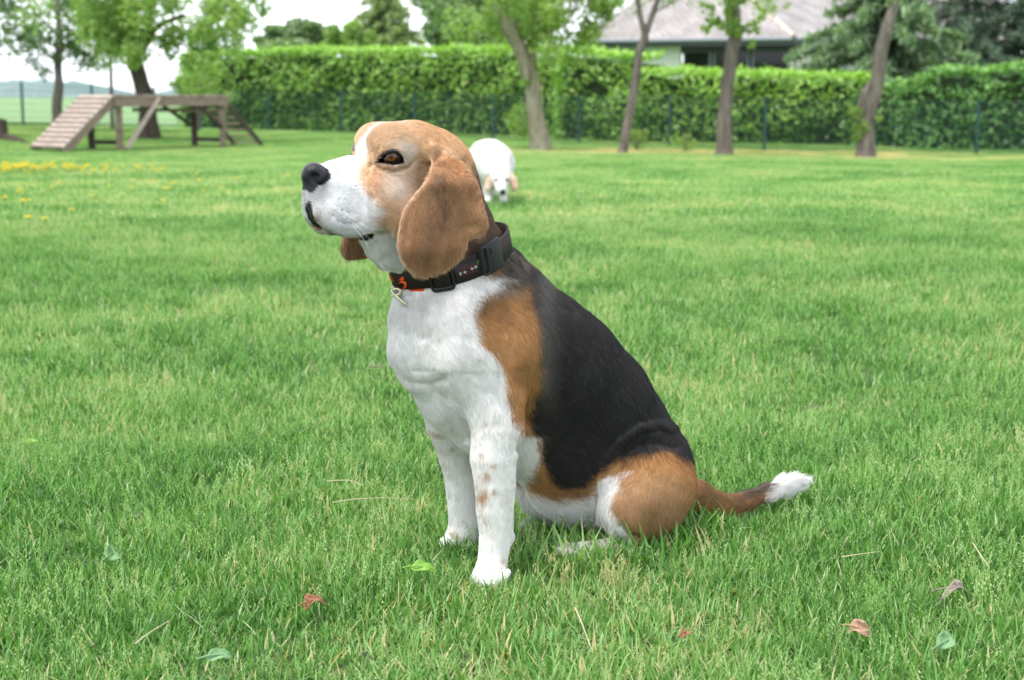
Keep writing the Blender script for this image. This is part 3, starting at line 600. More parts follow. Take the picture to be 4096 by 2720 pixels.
# ================================================================ wooden dog walk: ramp, platform, ladder
M_WOOD = noise_mat("weathered_wood", (.15,.108,.085), (.28,.21,.17), 3, .9, .5, 12, 7, .2, stretch=(1, 1, 6)); M_WOOD_D = noise_mat("dark_wood", (.045,.033,.030), (.10,.075,.067), 3, .9, .5, 12, 7, .2); M_PLANK = noise_mat("pale_planks", (.29,.235,.20), (.45,.38,.33), 4, .9, .4, 14, 7, .2)
def dogwalk():
    Y0 = 32.0; a_ = math.radians(50); d = np.array([math.cos(a_), math.sin(a_), 0]); c = np.array([math.sin(a_), -math.cos(a_), 0]); W = 1.0; z = np.array([0, 0, 1.0])
    nl = gp(118, Y0); g0 = nl[2]; H = 1.12
    def P(s, t, h): q = nl+d*s-c*t; return Vector((q[0], q[1], g0+h))     # s along, t back across, h height
    root = wempty("dog_walk", tuple(nl)); tag(root, "weathered wooden dog agility walk with slatted ramp, platform and ladder", "dog agility walk")
    Lp = 2.74
    for s in (0, Lp):
        for t in (0, W):
            m = MB(); m.beam(P(s, t, -.15), P(s, t, H-.04), .12, .12, (0, 1, 0)); m.build('leg', M_WOOD if t == 0 else M_WOOD_D, root)  # far legs get the darker wood: shade behind the ramp put into colour
        m = MB(); m.beam(P(s, .06, .17), P(s, W-.06, .17), .06, .09); m.build('crossbar', M_WOOD_D, root)
        m = MB(); m.beam(P(s, -.04, H-.16), P(s, W+.04, H-.16), .08, .16); m.build('crossbar', M_WOOD_D, root)
    for t, mt in ((-.08, M_WOOD), (W+.08, M_WOOD_D)):  # far beam darkened like the far legs, shade painted in
        m = MB(); m.beam(P(-.15, t, H-.10), P(Lp+.12, t, H-.10), .05, .20); m.build('beam', mt, root)
    m = MB(); m.beam(P(.95, -.12, H-.02), P(.08, -.12, .04), .05, .12, tuple(c)); m.build('brace', M_PLANK, root)
    m = MB(); m.beam(P(1.9, W, H-.2), P(Lp-.03, W, .45), .05, .10, tuple(c)); m.build('brace', M_WOOD_D, root)
    m = MB(); m.beam(P(Lp-.72, -.02, H-.16), P(Lp-.04, -.02, .45), .05, .09, tuple(c)); m.build('brace', M_WOOD_D, root)
    m = MB(); m.beam(P(1.0, W-.1, H-.28), P(2.2, .2, H-.30), .06, .08); m.build('brace', M_WOOD, root)
    n = 17; w = (Lp+.3)/n
    for i in range(n):
        s = -.15+w*(i+.5); m = MB(); m.beam(P(s, -.12, H+.018+.003*(i % 3)), P(s, W+.12, H+.018+.002*(i % 2)), w*.93, .035); m.build('plank', M_PLANK if i % 3 else M_WOOD, root)
    # ramp going down to the left
    Lr = 1.28; top = (-.15, H+.0); bot = (-.15-Lr, .06)
    ang = math.atan2(H-.06, Lr); L = math.hypot(H-.06, Lr)
    def R(f, t, off): s = top[0]+(bot[0]-top[0])*f; h = top[1]+(bot[1]-top[1])*f; return P(s-math.sin(ang)*off, t, h+math.cos(ang)*off)
    for t, mt in ((-.03, M_WOOD), (W+.03, M_WOOD_D)):  # far ramp beam takes the painted-in shade tone too
        m = MB(); m.beam(R(-.02, t, -.06), R(1.0, t, -.06), .06, .17); m.build('ramp_beam', mt, root)
    n = 11
    for i in range(n):
        m = MB(); m.beam(R((i+.5)/n, -.08, .035), R((i+.5)/n, W+.08, .035), L/n*.97, .028, tuple(np.array([-math.sin(ang)*d[0], -math.sin(ang)*d[1], math.cos(ang)]))); m.build('ramp_plank', M_PLANK, root)
        m = MB(); m.beam(R((i+.85)/n, -.06, .062), R((i+.85)/n, W+.06, .062), .04, .03, tuple(np.array([-math.sin(ang)*d[0], -math.sin(ang)*d[1], math.cos(ang)]))); m.build('tread_batten', M_WOOD, root)
    # ladder to the right
    Ll = 1.04
    def Q(f, t): return P(Lp+.10+Ll*f, t, (H-.12)*(1-f)+.03)
    for t in (.02, W-.02):
        m = MB(); m.beam(Q(0, t), Q(1, t), .05, .10); m.build('ladder_rail', M_WOOD_D, root)
    for i in range(7):
        m = MB(); m.beam(Q((i+.6)/7, .04), Q((i+.6)/7, W-.04), .05, .045); m.build('rung', M_WOOD, root)
dogwalk()
# ================================================================ the sitting dog
UP = np.array([0, 0, 1.0])
def frame(yaw, O):
    L = np.array([math.sin(yaw), -math.cos(yaw), 0.0]); F = np.array([-math.cos(yaw), -math.sin(yaw), 0.0])
    return dict(L=L, F=F, O=np.asarray(O, float), A=np.stack([F, L, UP]))
BODY = frame(math.radians(30), (-.057, 1.957, 0))
def onl(fr, x, y, l):
    d = ray(x, y); t = ((fr['O']-CAM)@fr['L']+l)/(d@fr['L']); return CAM+d*t, t
HEAD = frame(math.radians(34), onl(BODY, 1780, 850, 0)[0])
def lat(P, fr): return (P-fr['O'])@fr['L']
def fold(P, fr, sign=1):
    l = lat(P, fr)*sign; return np.where((l < 0)[:, None], P - (2*l*sign)[:, None]*fr['L'], P)
def mirror(P, fr): return P - (2*lat(P, fr))[:, None]*fr['L']
def chain(P, f, fr, pts, k, s=1.0, mir=None, k0=None):
    """pts: (x, y, lateral, radius px); union of tapered capsules, smoothly joined, then joined to f with k"""
    X = []
    for (x, y, l, r) in pts:
        p, t = onl(fr, x, y, l)
        if mir: p = p - 2*((p-fr['O'])@fr['L'])*fr['L']
        X.append((p, r*t/FPX, -l if mir else l))
    g = None
    if len(X) == 1: X = X*2
    for (a, ra, la), (b, rb, lb) in zip(X[:-1], X[1:]):
        d = cone(P, a, b, ra, rb, fr['L'], s, (la+lb)/2 + fr['O']@fr['L'])
        g = d if g is None else smin(g, d, k0 or .006)
    return g if f is None else smin(f, g, k)
def both(P, f, fr, pts, k, s=1.0, k0=None):
    f = chain(P, f, fr, pts, k, s, None, k0); return chain(P, f, fr, pts, k, s, True, k0)
RING_C, _t = onl(BODY, 1787, 1023, 0)
RB = math.radians(16)
RING_F = BODY['F']*math.cos(RB) - UP*math.sin(RB)
RING_L = BODY['L']*.992 - UP*.125
RING_N = np.cross(RING_L, RING_F); RING_N /= np.linalg.norm(RING_N)
if RING_N[2] < 0: RING_N = -RING_N
RING_RF, RING_RL = .0735, .0665
def body_field(P):
    b = BODY
    # trunk
    f = chain(P, None, b, [(1850,1330,0,262),(2000,1340,0,276),(2110,1425,0,286),(2220,1508,0,287),(2350,1640,0,276),(2425,1750,0,266),(2474,1882,0,256),(2520,1985,0,238)], 0, .95)
    f = chain(P, f, b, [(1740,1440,0,150),(1830,1540,0,185),(1960,1650,0,190),(2120,1720,0,205),(2270,1790,0,212),(2400,1860,0,225)], .03, .9)
    f = chain(P, f, b, [(1988,1143,0,156),(2064,1228,0,158)], .02, .8)
    # neck
    f = chain(P, f, b, [(1725,800,0,170),(1770,930,0,186),(1800,1050,0,207),(1840,1180,0,240)], .03, .9)
    f = chain(P, f, b, [(1660,1135,0,84),(1690,1200,0,100)], .02, .9)
    f = chain(P, f, b, [(1808,790,0,104),(1844,890,0,117),(1883,990,0,129),(1920,1060,0,140)], .02, .8)
    # breastbone, loose chest skin
    f = chain(P, f, b, [(1662,1290,.005,92),(1650,1400,.008,84),(1676,1470,.012,76)], .03)
    f = both(P, f, b, [(1850,1290,.04,130),(1880,1420,.058,130)], .03)
    # shoulders, upper arms
    f = both(P, f, b, [(2035,1300,.035,170),(2010,1420,.058,150),(1960,1530,.066,128),(2000,1640,.074,100),(2025,1700,.078,78)], .022, .85, .02)
    # near foreleg
    near = chain(P, None, b, [(1975,1600,.07,115),(1985,1720,.08,106),(1973,1830,.083,98),(1980,1930,.085,88),(1980,2040,.086,80),(1984,2125,.087,74),(1974,2220,.088,66),(1966,2270,.09,62)], 0, 1, None, .001)
    near = chain(P, near, b, [(2050,1712,.076,32),(2080,1694,.076,20)], .012)          # point of elbow
    near = chain(P, near, b, [(2040,2150,.086,22)], .014)
    near = chain(P, near, b, [(1960,2290,.092,62),(1930,2310,.095,52)], .012)
    f = smin(f, near, .014)
    far = chain(P, None, b, [(1775,1560,-.068,105),(1790,1690,-.076,92),(1822,1800,-.079,80),(1843,1900,-.08,72),(1850,2010,-.08,66),(1856,2080,-.08,66),(1850,2130,-.08,64)], 0, 1, None, .001)
    far = chain(P, far, b, [(1842,2160,-.078,58),(1800,2185,-.078,50)], .012)
    f = smin(f, far, .014)
    # toes (three show on each paw)
    for (x, y, l, r) in ((1898,2316,.088,29),(1928,2336,.103,32),(1972,2340,.113,31),(2010,2318,.115,27)):
        f = chain(P, f, b, [(x+22, y-30, l, r*.8), (x, y, l, r)], .0016)
    for (x, y, l, r) in ((1764,2178,-.093,26),(1778,2200,-.080,28),(1812,2212,-.070,28),(1850,2212,-.062,26)):
        f = chain(P, f, b, [(x+26, y-30, l, r*.8), (x, y, l, r)], .0016)
    # thighs and hind feet
    f = both(P, f, b, [(2590,1850,.035,180),(2580,1940,.05,196),(2560,2010,.058,170)], .02, .9, .03)
    th = chain(P, None, b, [(2570,1900,.06,150),(2500,2010,.078,112),(2478,2050,.084,84)], 0, 1, None, .03)
    th = chain(P, th, b, [(2480,2060,.084,80),(2520,2120,.082,64),(2590,2160,.074,50)], .014)
    thm = cone(mirror(P, b), *[onl(b, 2570, 1900, .06)[0], onl(b, 2490, 2040, .08)[0]], .049, .03)
    f = smin(f, th, .009); f = smin(f, thm, .012)
    f = chain(P, f, b, [(2585,2188,.074,38),(2430,2192,.086,42),(2315,2202,.09,41)], .008)
    for (x, y, l, r) in ((2258,2190,.078,27),(2244,2204,.092,28),(2264,2214,.104,26)):
        f = chain(P, f, b, [(x+60, y-6, l, r*.8), (x, y, l, r)], .004)
    f = chain(P, f, b, [(2330,2085,-.085,44),(2150,2112,-.085,38),(2096,2116,-.085,34)], .008)
    f = chain(P, f, b, [(2160,1960,-.02,105),(2260,2010,-.015,110),(2370,2050,-.01,105),(2450,2080,0,80)], .03)
    f = chain(P, f, b, [(2210,2060,-.06,70),(2330,2090,-.06,75)], .025)
    # tail
    tl = chain(P, None, b, [(2700,1950,0,85),(2790,1988,0,64),(2850,2014,0,53),(2920,2022,0,44),(2990,2002,0,38),(3065,1974,0,36),(3130,1948,0,39),(3180,1931,0,33),(3222,1920,0,17)], 0, 1, None, .012)
    f = smin(f, tl, .016)
    # wrinkles: skin folds on the chest, the flank ridge over the thigh, neck folds
    def crease(f, pts, r, depth):
        g = chain(P, None, b, [(x, y, l, r) for x, y, l in pts], 0); w = np.clip(-g/(r*.00032)+0.0, 0, 1); return f + depth*sstep(0, 1, w)
    return f
def crease_field(P, f, fr, pts, r, depth):
    """push the surface in (depth > 0) along a line seen at photo pixels, only near it"""
    x, y, _ = project(P); d = np.full(len(P), 1e9)
    for (a, b2) in zip(pts[:-1], pts[1:]):
        ex, ey = b2[0]-a[0], b2[1]-a[1]; t = np.clip(((x-a[0])*ex+(y-a[1])*ey)/(ex*ex+ey*ey), 0, 1)
        d = np.minimum(d, np.hypot(x-a[0]-ex*t, y-a[1]-ey*t))
    w = np.exp(-(d/r)**2)*(np.abs(f) < .03)
    return f + depth*w*(lat(P, fr) > -.03)
EYE_R = .0125
def head_field(P, withlids=True):
    h = HEAD; Q = fold(P, h)
    f = chain(Q, None, h, [(1662,687,0,185),(1702,701,0,191)], 0, .86)
    f = chain(Q, f, h, [(1556,604,.008,112)], .012, .95)
    f = chain(Q, f, h, [(1644,616,0,122)], .02, .95)
    f = chain(Q, f, h, [(1590,564,.033,58),(1640,592,.036,66)], .02)                    # brow ridge
    f = chain(Q, f, h, [(1756,712,.0,134),(1790,800,.0,138)], .03, .9)
    # muzzle
    f = chain(Q, f, h, [(1510,735,0,122),(1400,738,0,112),(1335,745,0,100),(1290,760,0,84)], .012, .66, .02)
    f = chain(Q, f, h, [(1560,800,.022,118),(1610,850,.030,112)], .03)                   # cheek
    f = chain(Q, f, h, [(1480,800,.018,92),(1420,800,.018,80)], .02, .8)
    # flews: the hanging upper lips
    fl = chain(Q, None, h, [(1280,798,.005,52),(1302,838,.008,62),(1352,868,.017,72),(1420,880,.025,66),(1490,880,.028,52)], 0, .8, None, .014)
    f = smin(f, fl, .012)
    # lower jaw and lip
    f = chain(Q, f, h, [(1296,872,0,38),(1330,898,.004,44),(1450,915,.008,44),(1560,925,.012,62),(1640,930,.016,80)], .006, .9)
    # throat
    f = chain(Q, f, h, [(1580,960,0,72),(1640,960,0,110)], .02)
    f = chain(Q, f, h, [(1540,985,.004,72),(1566,1022,.006,58),(1612,1046,.01,54)], .015, .8)
    # nose leather
    A = h['A']; c, t = onl(h, 1257, 702, 0)
    n = ellip(Q, c, A, (.0165, .0165, .0165))
    c2, _ = onl(h, 1276, 712, .0095); n = smin(n, np.linalg.norm(Q-c2, axis=1)-.0105, .004)
    c3, _ = onl(h, 1248, 742, .002); n = smin(n, ellip(Q, c3, A, (.0085, .007, .010)), .004)
    f = smin(f, n, .004)
    return f
def march(fn, x, y, t0=1.5, t1=2.4):
    d = ray(x, y); t = t0
    for _ in range(80):
        v = float(fn((CAM+d*t)[None])[0])
        if v < .0002: break
        t += v*.7
        if t > t1: break
    return CAM+d*t, t
_eh, _ = march(lambda P: head_field(P), 1573, 627)
EYE_C = _eh + ray(1575, 629)*.0060 + HEAD['L']*-.001
EYE_T = float(np.linalg.norm(EYE_C-CAM))
ALMOND = [(1512,645),(1524,636),(1538,626),(1554,617),(1576,613),(1596,619),(1608,632),(1613,645),(1600,653),(1578,657),(1552,653),(1530,649)]
NOS = march(lambda P: head_field(P), 1252, 708)[0]
def head_full(P):
    h = HEAD; Q = fold(P, h); f = head_field(P)
    near = np.linalg.norm(Q-EYE_C, axis=1)
    m = near < .05
    if m.any():
        q = Q[m]; g = f[m]; dn = near[m]
        g = smin(g, dn-(EYE_R+.0042), .010)
        x, y, t = project(q); d2 = sdpoly(x, y, ALMOND)*t/FPX
        # crease under the eye, then the opening between the lids
        g = g + .0022*np.exp(-((sdpoly(x, y, [(1480,660),(1530,672),(1580,682),(1630,668),(1660,640),(1630,676),(1580,690),(1530,680)]))/7)**2)
        cut = smax(d2, dn-(EYE_R+.02), .001)
        g = smax(g, -cut, .0022)
        g = np.minimum(g, dn-(EYE_R-.0016)) if False else g
        f = f.copy(); f[m] = g
    # nostrils and the slit behind them
    x, y, t = project(Q); l = lat(Q, h)
    dno = np.linalg.norm(Q-NOS, axis=1)
    m = dno < .06
    if m.any():
        q = Q[m]; g = f[m]; xx, yy, tt = x[m], y[m], t[m]
        g = smax(g, -ellip(q, NOS, h['A'], (.0085, .0050, .0055)), .002)
        def seg(ax, ay, bx, by):
            ex, ey = bx-ax, by-ay; u = np.clip(((xx-ax)*ex+(yy-ay)*ey)/(ex*ex+ey*ey), 0, 1); return np.hypot(xx-ax-ex*u, yy-ay-ey*u)
        for a in ((1262,728,1285,738),(1285,738,1302,722),(1302,722,1312,704)):
            g = g + .0036*np.exp(-(seg(*a)/4.5)**2)*(np.abs(g) < .02)
        f = f.copy(); f[m] = g
    # cleft under the nose between the flews
    m = (np.abs(l) < .012) & (x < 1345) & (y > 735) & (y < 960)
    f = f + np.where(m, .0035*np.exp(-(l/.0028)**2)*sstep(745, 780, y), 0)
    # folds of the muzzle skin, lip edge, corner of the mouth
    for pts, r, dp in (([(1330,860),(1360,884),(1400,896),(1440,890)], 8, .0022), ([(1345,820),(1375,846),(1415,860)], 7, .0017),
                       ([(1262,880),(1285,906),(1330,936),(1380,958),(1440,958)], 7, .0030), ([(1440,958),(1470,950),(1500,938),(1560,930)], 9, .0045),
                       ([(1470,700),(1480,740),(1500,790)], 16, .0018), ([(1488,650),(1478,672)], 7, .002), ([(1660,600),(1690,680),(1690,760)], 22, .0014)):
        xq, yq = x, y; d = np.full(len(P), 1e9)
        for (a, c) in zip(pts[:-1], pts[1:]):
            ex, ey = c[0]-a[0], c[1]-a[1]; u = np.clip(((xq-a[0])*ex+(yq-a[1])*ey)/(ex*ex+ey*ey), 0, 1)
            d = np.minimum(d, np.hypot(xq-a[0]-ex*u, yq-a[1]-ey*u))
        f = f + dp*np.exp(-(d/r)**2)*((np.abs(f) < .03) & (np.abs(l) < .09))
    return f
# ---- ears: thick hanging flaps, outline by photo pixels, laid over the side of the head and neck
EAR = [(1718,608),(1738,588),(1772,600),(1823,616),(1862,644),(1888,684),(1914,712),(1940,775),(1953,828),(1963,868),(1966,900),(1960,926),(1940,946),(1905,952),(1880,966),(1874,990),(1862,1020),(1836,1046),(1788,1082),(1737,1102),(1691,1114),(1650,1099),(1614,1062),(1592,1018),(1584,960),(1592,892),(1608,838),(1640,792),(1681,744),(1706,700),(1720,652)]
def bumps(x, y):
    g = lambda cx, cy, sx, sy, a, th=0: a*np.exp(-(((x-cx)*math.cos(th)+(y-cy)*math.sin(th))/sx)**2-((-(x-cx)*math.sin(th)+(y-cy)*math.cos(th))/sy)**2)
    return (g(1800,700,60,60,.006) + g(1860,800,34,140,.005,-.25) - g(1790,860,26,150,.004,.25) + g(1700,900,45,150,.005,.3)
            - g(1900,905,40,30,.004) + g(1925,880,26,60,.006) + g(1720,1010,80,60,.003) - g(1750,640,16,60,.006,.5) + g(1640,960,14,120,.003,.15))
def ear_l(x, y):                                     # lateral distance of the flap from the head's middle plane
    s = np.clip((y-590)/520, 0, 1)
    base = .0490 + .0405*sstep(0, .30, s) + .004*s - .006*sstep(.75, 1, s)
    return base + bumps(x, y)*.85
def ear_field(P):
    h = HEAD; x, y, t = project(P); l = lat(P, h)
    d2 = sdpoly(x, y, EAR)*t/FPX
    th = .0030 + .0012*sstep(0, .02, -d2)
    dl = (np.abs(l-ear_l(x, y)) - th)*.8
    e1 = smax(d2, dl, .004)
    return e1
FAREAR = [(1600,560),(1500,660),(1440,800),(1392,900),(1368,950),(1362,985),(1364,1008),(1376,1034),(1394,1046),(1430,1043),(1470,1036),(1540,1020),(1640,960),(1700,860),(1740,700),(1700,600)]
def farear_field(P):
    h = HEAD; x, y, t = project(P); l = lat(P, h)
    d2 = sdpoly(x, y, FAREAR)*t/FPX
    s = np.clip((y-590)/460, 0, 1)
    dl = (np.abs(l+(.052+.030*sstep(0, .4, s)))-.0038)*.85
    return smax(d2, dl, .004)
def dog_field(P):
    f = body_field(P)
    z = P[:, 2]
    hm = z > .28
    if hm.any():
        p = P[hm]; g = smin(f[hm], head_full(p), .008)
        g = smin(g, farear_field(p), .005)
        e = ear_field(p)
        xx, yy, _ = project(p); kk = .003+.017*(1-sstep(600, 700, yy))
        hh = np.maximum(kk-np.abs(g-e), 0)/kk
        g = np.minimum(g, e)-hh*hh*kk*.25
        f = f.copy(); f[hm] = g
    # skin folds of the body
    b = BODY
    for pts, r, dp in (([(1625,1512),(1655,1528),(1720,1532),(1775,1515)], 20, .0036), ([(1625,1490),(1655,1502),(1720,1505),(1775,1490)], 18, -.0012),
                       ([(1640,1180),(1655,1280),(1690,1350)], 18, .002), ([(1720,1180),(1730,1280),(1750,1340)], 16, -.002),
                       ([(1740,1560),(1780,1600),(1800,1680),(1860,1760)], 16, .0035), ([(1910,1470),(1950,1560),(2030,1640)], 30, .002),
                       ([(2410,1870),(2480,1770),(2560,1712),(2640,1694),(2690,1712)], 16, -.0040), ([(2420,1900),(2510,1810),(2600,1770),(2700,1790)], 22, .003),
                       ([(2080,1490),(2075,1600),(2100,1690)], 26, .0035), ([(2130,1280),(2150,1420),(2140,1540)], 34, -.003), ([(2068,1720),(2062,1800)], 10, .003),
                       ([(2385,1900),(2396,1960),(2392,2040),(2420,2120)], 14, .005), ([(2485,2100),(2515,2130),(2560,2150)], 12, .005),
                       ([(2260,1150),(2350,1230)], 30, -.002)):
        f = crease_field(P, f, b, pts, r, dp)
    f = np.where(z < .28, f+.0022, f+.0004+.0012*sstep(1800, 1950, project(P)[0]))
    f = smax(f, -.012-z, .004)
    return f
# ---- coat colours
WHITE = np.array([.76,.745,.72]); TAN = np.array([.40,.205,.080]); LTAN = np.array([.63,.42,.255]); BLACK = np.array([.019,.0175,.0175])
BROWN = np.array([.40,.215,.105]); DBROWN = np.array([.13,.075,.048]); NOSE = np.array([.010,.0095,.012]); SKINK = np.array([.026,.024,.027])
PINK = np.array([.62,.42,.36]); GREY = np.array([.36,.34,.33])
P_WHITE = [(2030,1110),(1961,1165),(1905,1216),(1890,1257),(1910,1308),(1915,1375),(1961,1410),(1992,1451),(2017,1471),(2020,1538),(2033,1604),(2045,1681),(2070,1690),(2087,1697),(2090,1743),(2133,1748),(2172,1756),(2150,1775),(2158,1804),(2153,1855),(2128,1906),(2092,1947),(2158,1983),(2214,1999),(2291,2000),(2350,1980),(2400,1935),(2440,1905),(2530,1884),(2486,1916),(2474,1960),(2450,1990),(2446,2036),(2466,2066),(2492,2102),(2512,2130),(2520,2290),(2520,2700),(1400,2700),(1400,1150),(1500,1000),(1900,1090)]
P_BLACK = [(1935,1130),(1990,1165),(2080,1150),(2110,1125),(2128,1206),(2160,1283),(2168,1359),(2166,1436),(2178,1487),(2162,1553),(2138,1614),(2120,1665),(2128,1700),(2140,1745),(2178,1756),(2166,1804),(2178,1860),(2200,1930),(2255,1962),(2316,1958),(2367,1922),(2412,1878),(2457,1853),(2534,1826),(2610,1808),(2687,1806),(2768,1852),(2900,1880),(2900,1000),(2100,850),(1960,900),(2000,1080)]
P_HWHITE = [(1380,560),(1440,600),(1455,612),(1432,650),(1428,690),(1432,720),(1450,760),(1500,800),(1530,850),(1500,880),(1515,910),(1560,930),(1600,935),(1660,960),(1760,1010),(1900,1060),(1950,1300),(1100,1300),(1100,560)]
P_NOSE = [(1180,690),(1195,650),(1215,630),(1252,640),(1285,658),(1312,676),(1326,702),(1322,718),(1300,738),(1275,742),(1262,758),(1244,774),(1228,764),(1205,752),(1190,740)]
P_MOUTH = [(1234,802),(1244,808),(1250,832),(1252,862),(1266,890),(1292,911),(1284,920),(1256,904),(1234,876),(1221,840),(1224,812)]
P_LIPC = [(1430,950),(1450,940),(1480,934),(1498,936),(1497,948),(1484,958),(1462,964),(1440,960)]
P_RIM = [(1490,656),(1504,638),(1522,614),(1542,601),(1567,594),(1591,600),(1607,615),(1615,634),(1617,651),(1602,658),(1572,662),(1540,658),(1512,655)]
SPOTS = [(1926,1823,14,.9),(1974,1868,12,.7),(1946,1905,18,.9),(1978,1965,14,.9),(1930,1990,26,1.0),(1900,1952,10,.6),(1930,2048,10,.8),(1938,2090,9,.9),(1945,1700,11,.5),(1985,1690,9,.5),(1785,1945,10,.6),(1855,1930,8,.7),(1775,1790,10,.5),(2008,2247,12,.6),(1890,1735,9,.4),(1765,1865,7,.5)]
def coat(P):
    """albedo, fur length, glossy-skin mask for points on the dog"""
    n = len(P); h = HEAD; b = BODY
    Qb = fold(P, b); x, y, _ = project(Qb)
    w1 = fbm(P, 60, 3)*9; w2 = fbm(P, 170, 3, 5)
    xw = x+w1+w2*4; yw = y+fbm(P, 60, 3, 9)*9+w2*4
    lb = lat(P, b)
    C = np.tile(TAN, (n, 1))
    C = mixc(C, TAN*1.35, sstep(-.3, .9, fbm(P, 45, 3, 3))*.5); C = mixc(C, TAN*.6, sstep(.0, .8, fbm(P, 26, 3, 83))*.45)
    # darker tan near the black saddle and on the rump
    dB = sdpoly(xw, yw, P_BLACK); dW = sdpoly(xw, yw, P_WHITE)
    C = mixc(C, TAN*.45, sstep(60, 0, dB)*.55*sstep(1500, 1200, y))
    C = mixc(C, LTAN*.85, sstep(50, 130, dB)*.35*(x > 2350))
    C = mixc(C, np.array([.30,.12,.035]), sstep(70, 10, dB)*(x > 2480)*.5)
    C = mixc(C, np.array([.19,.105,.055]), sstep(1930, 2090, y+w1*3)*(x > 2440)*.75*(.6+.4*fbm(P, 30, 2, 91)))
    C = mixc(C, np.array([.10,.06,.035]), np.exp(-((xw-1918)/50)**2-((yw-1212)/42)**2)*.75)
    C = mixc(C, BLACK, sstep(16, -10, dB))
    mott = sstep(-.8, .3, fbm(P, 110, 3, 12))*np.maximum(np.exp(-(((xw-1985)/95)**4+((yw-1136)/48)**4)), .8*np.exp(-((xw-2062)/62)**2-((yw-1032)/46)**2))
    C = mixc(C, np.array([.31,.25,.20]), np.clip(mott*.85, 0, 1))
    C = mixc(C, np.array([.16,.14,.13]), sstep(30, -10, dB)*np.exp(-((x-2180)/38)**2)*sstep(1700, 1500, y)*.6)
    ridge = sstep(.1, .7, fbm(P, 130, 2, 30))*np.exp(-((x-2290)/60)**2-((y-1225)/45)**2)
    C = mixc(C, np.array([.20,.165,.135]), ridge*.5)
    C = mixc(C, WHITE, sstep(7, -9, dW))
    # belly between the legs is thin grey-pink fur
    C = mixc(C, GREY*1.25, sstep(2010, 2100, y)*sstep(2130, 2230, x)*sstep(2440, 2400, x)*.75*(dW < 0))
    for (sx, sy, r, a) in SPOTS:
        C = mixc(C, TAN*1.0, sstep(r*1.25, r*.3, np.hypot(x-sx+w1*.8, (y-sy)*.8+w2*6))*a*.95)
    C = mixc(C, np.array([.60,.45,.38]), sstep(.35, .9, fbm(P, 75, 3, 44))*.22*sstep(1640, 1700, y)*sstep(2110, 2060, x))
    # tail
    xx, yy, _ = project(P)
    tm = (xx > 2782)
    tc = np.tile(TAN*.8, (n, 1)); tc = mixc(tc, DBROWN, .35*sstep(2010, 1970, yy-(xx-2780)*.4)); tc = mixc(tc, BLACK*2.5, sstep(2014, 1994, yy+(xx-2960)*.33+w1)*sstep(2925, 2990, xx+w1)*.85)
    tc = mixc(tc, DBROWN, .4*sstep(-.2, .5, fbm(P, 90, 2, 8))); tc = mixc(tc, WHITE, sstep(3068, 3092, xx+(yy-1950)*.35+w1))
    C = np.where(tm[:, None], tc, C)
    Lf = np.full(n, .0090); Lf = Lf + .006*sstep(1120, 1040, y)*(x > 1850)
    Lf = np.where(tm, .012+.006*sstep(3060, 3120, xx), Lf)
    Lf = np.where(xx < 2075, Lf-.0022*sstep(1680, 1760, yy)-.0020*sstep(2060, 2200, yy)-.0022*sstep(2240, 2290, yy)-.0022*sstep(2120, 2160, yy)*(xx < 1890), Lf)
    Lf = np.where((yy > 1960) & (xx > 2080) & (xx < 2440), .015, Lf); Lf = np.where((yy > 2150) & (xx > 2150) & (xx < 2560), .0045, Lf)
    skin = np.zeros(n)
    # ---- head
    above = (P-RING_C)@RING_N
    he = above > .004
    Qh = fold(P, h); x, y, _ = project(Qh); l = np.abs(lat(P, h)); ls = lat(P, h)
    xw = x+w1*.8+w2*3; yw = y+fbm(P, 60, 3, 9)*7+w2*3
    H = np.tile(LTAN, (n, 1))
    H = mixc(H, TAN*1.25, sstep(1600, 1720, xw)*sstep(900, 700, y)*.45)
    H = mixc(H, np.array([.50,.25,.11]), np.exp(-((xw-1500)/38)**2-((yw-740)/80)**2)*.8)
    H = mixc(H, np.array([.50,.25,.11]), np.exp(-((xw-1560)/70)**2-((yw-868)/50)**2)*.4)
    H = mixc(H, WHITE*.85, np.exp(-((xw-1580)/66)**2-((yw-745)/60)**2)*(.52+.25*w2))
    H = mixc(H, WHITE*.95, np.exp(-((xw-1632)/24)**2-((yw-615)/38)**2)*.75)
    H = mixc(H, WHITE*.9, np.exp(-((xw-1600)/46)**2-((yw-577)/14)**2)*.5)
    H = mixc(H, np.array([.32,.22,.13]), np.exp(-((xw-1640)/34)**2-((yw-670)/26)**2)*.45)
    H = mixc(H, np.array([.30,.17,.09]), sstep(1560, 1620, xw)*sstep(870, 915, yw)*.55)
    dh = sdpoly(xw, yw, P_HWHITE)
    H = mixc(H, WHITE, sstep(20, -26, dh))
    blaze = .0040+.0125*sstep(1520, 1440, x)*sstep(540, 600, y)
    H = mixc(H, WHITE, sstep(blaze*1.35, blaze*.55, l+w2*.0012)*(y < 680)*sstep(1630, 1560, x)*.95)
    # brown shade and freckles behind the nose, along the lips
    H = mixc(H, np.array([.34,.25,.19]), np.exp(-((x-1335)/34)**2-((y-672)/26)**2)*sstep(-.5, .5, w2)*.65)
    H = mixc(H, np.array([.40,.41,.42])*(1+.35*w2[:, None]), sstep(1480, 1400, xw)*sstep(690, 750, y)*sstep(20, -26, dh)*.75)
    H = mixc(H, np.array([.14,.13,.13]), sstep(80, 22, np.hypot(x-1268, y-762))*.6*(y > 725))
    H = mixc(H, np.array([.30,.27,.26]), np.exp(-((x-1300)/40)**2-((y-845)/60)**2)*.35)
    fr = sstep(.55, .70, vnoise(P, 420, 61))*((x < 1330) & (y > 770))
    H = mixc(H, np.array([.16,.14,.13]), fr*.4)
    H = mixc(H, np.array([.30,.20,.14]), np.exp(-((x-1272)/16)**2-((y-868)/22)**2)*.7)
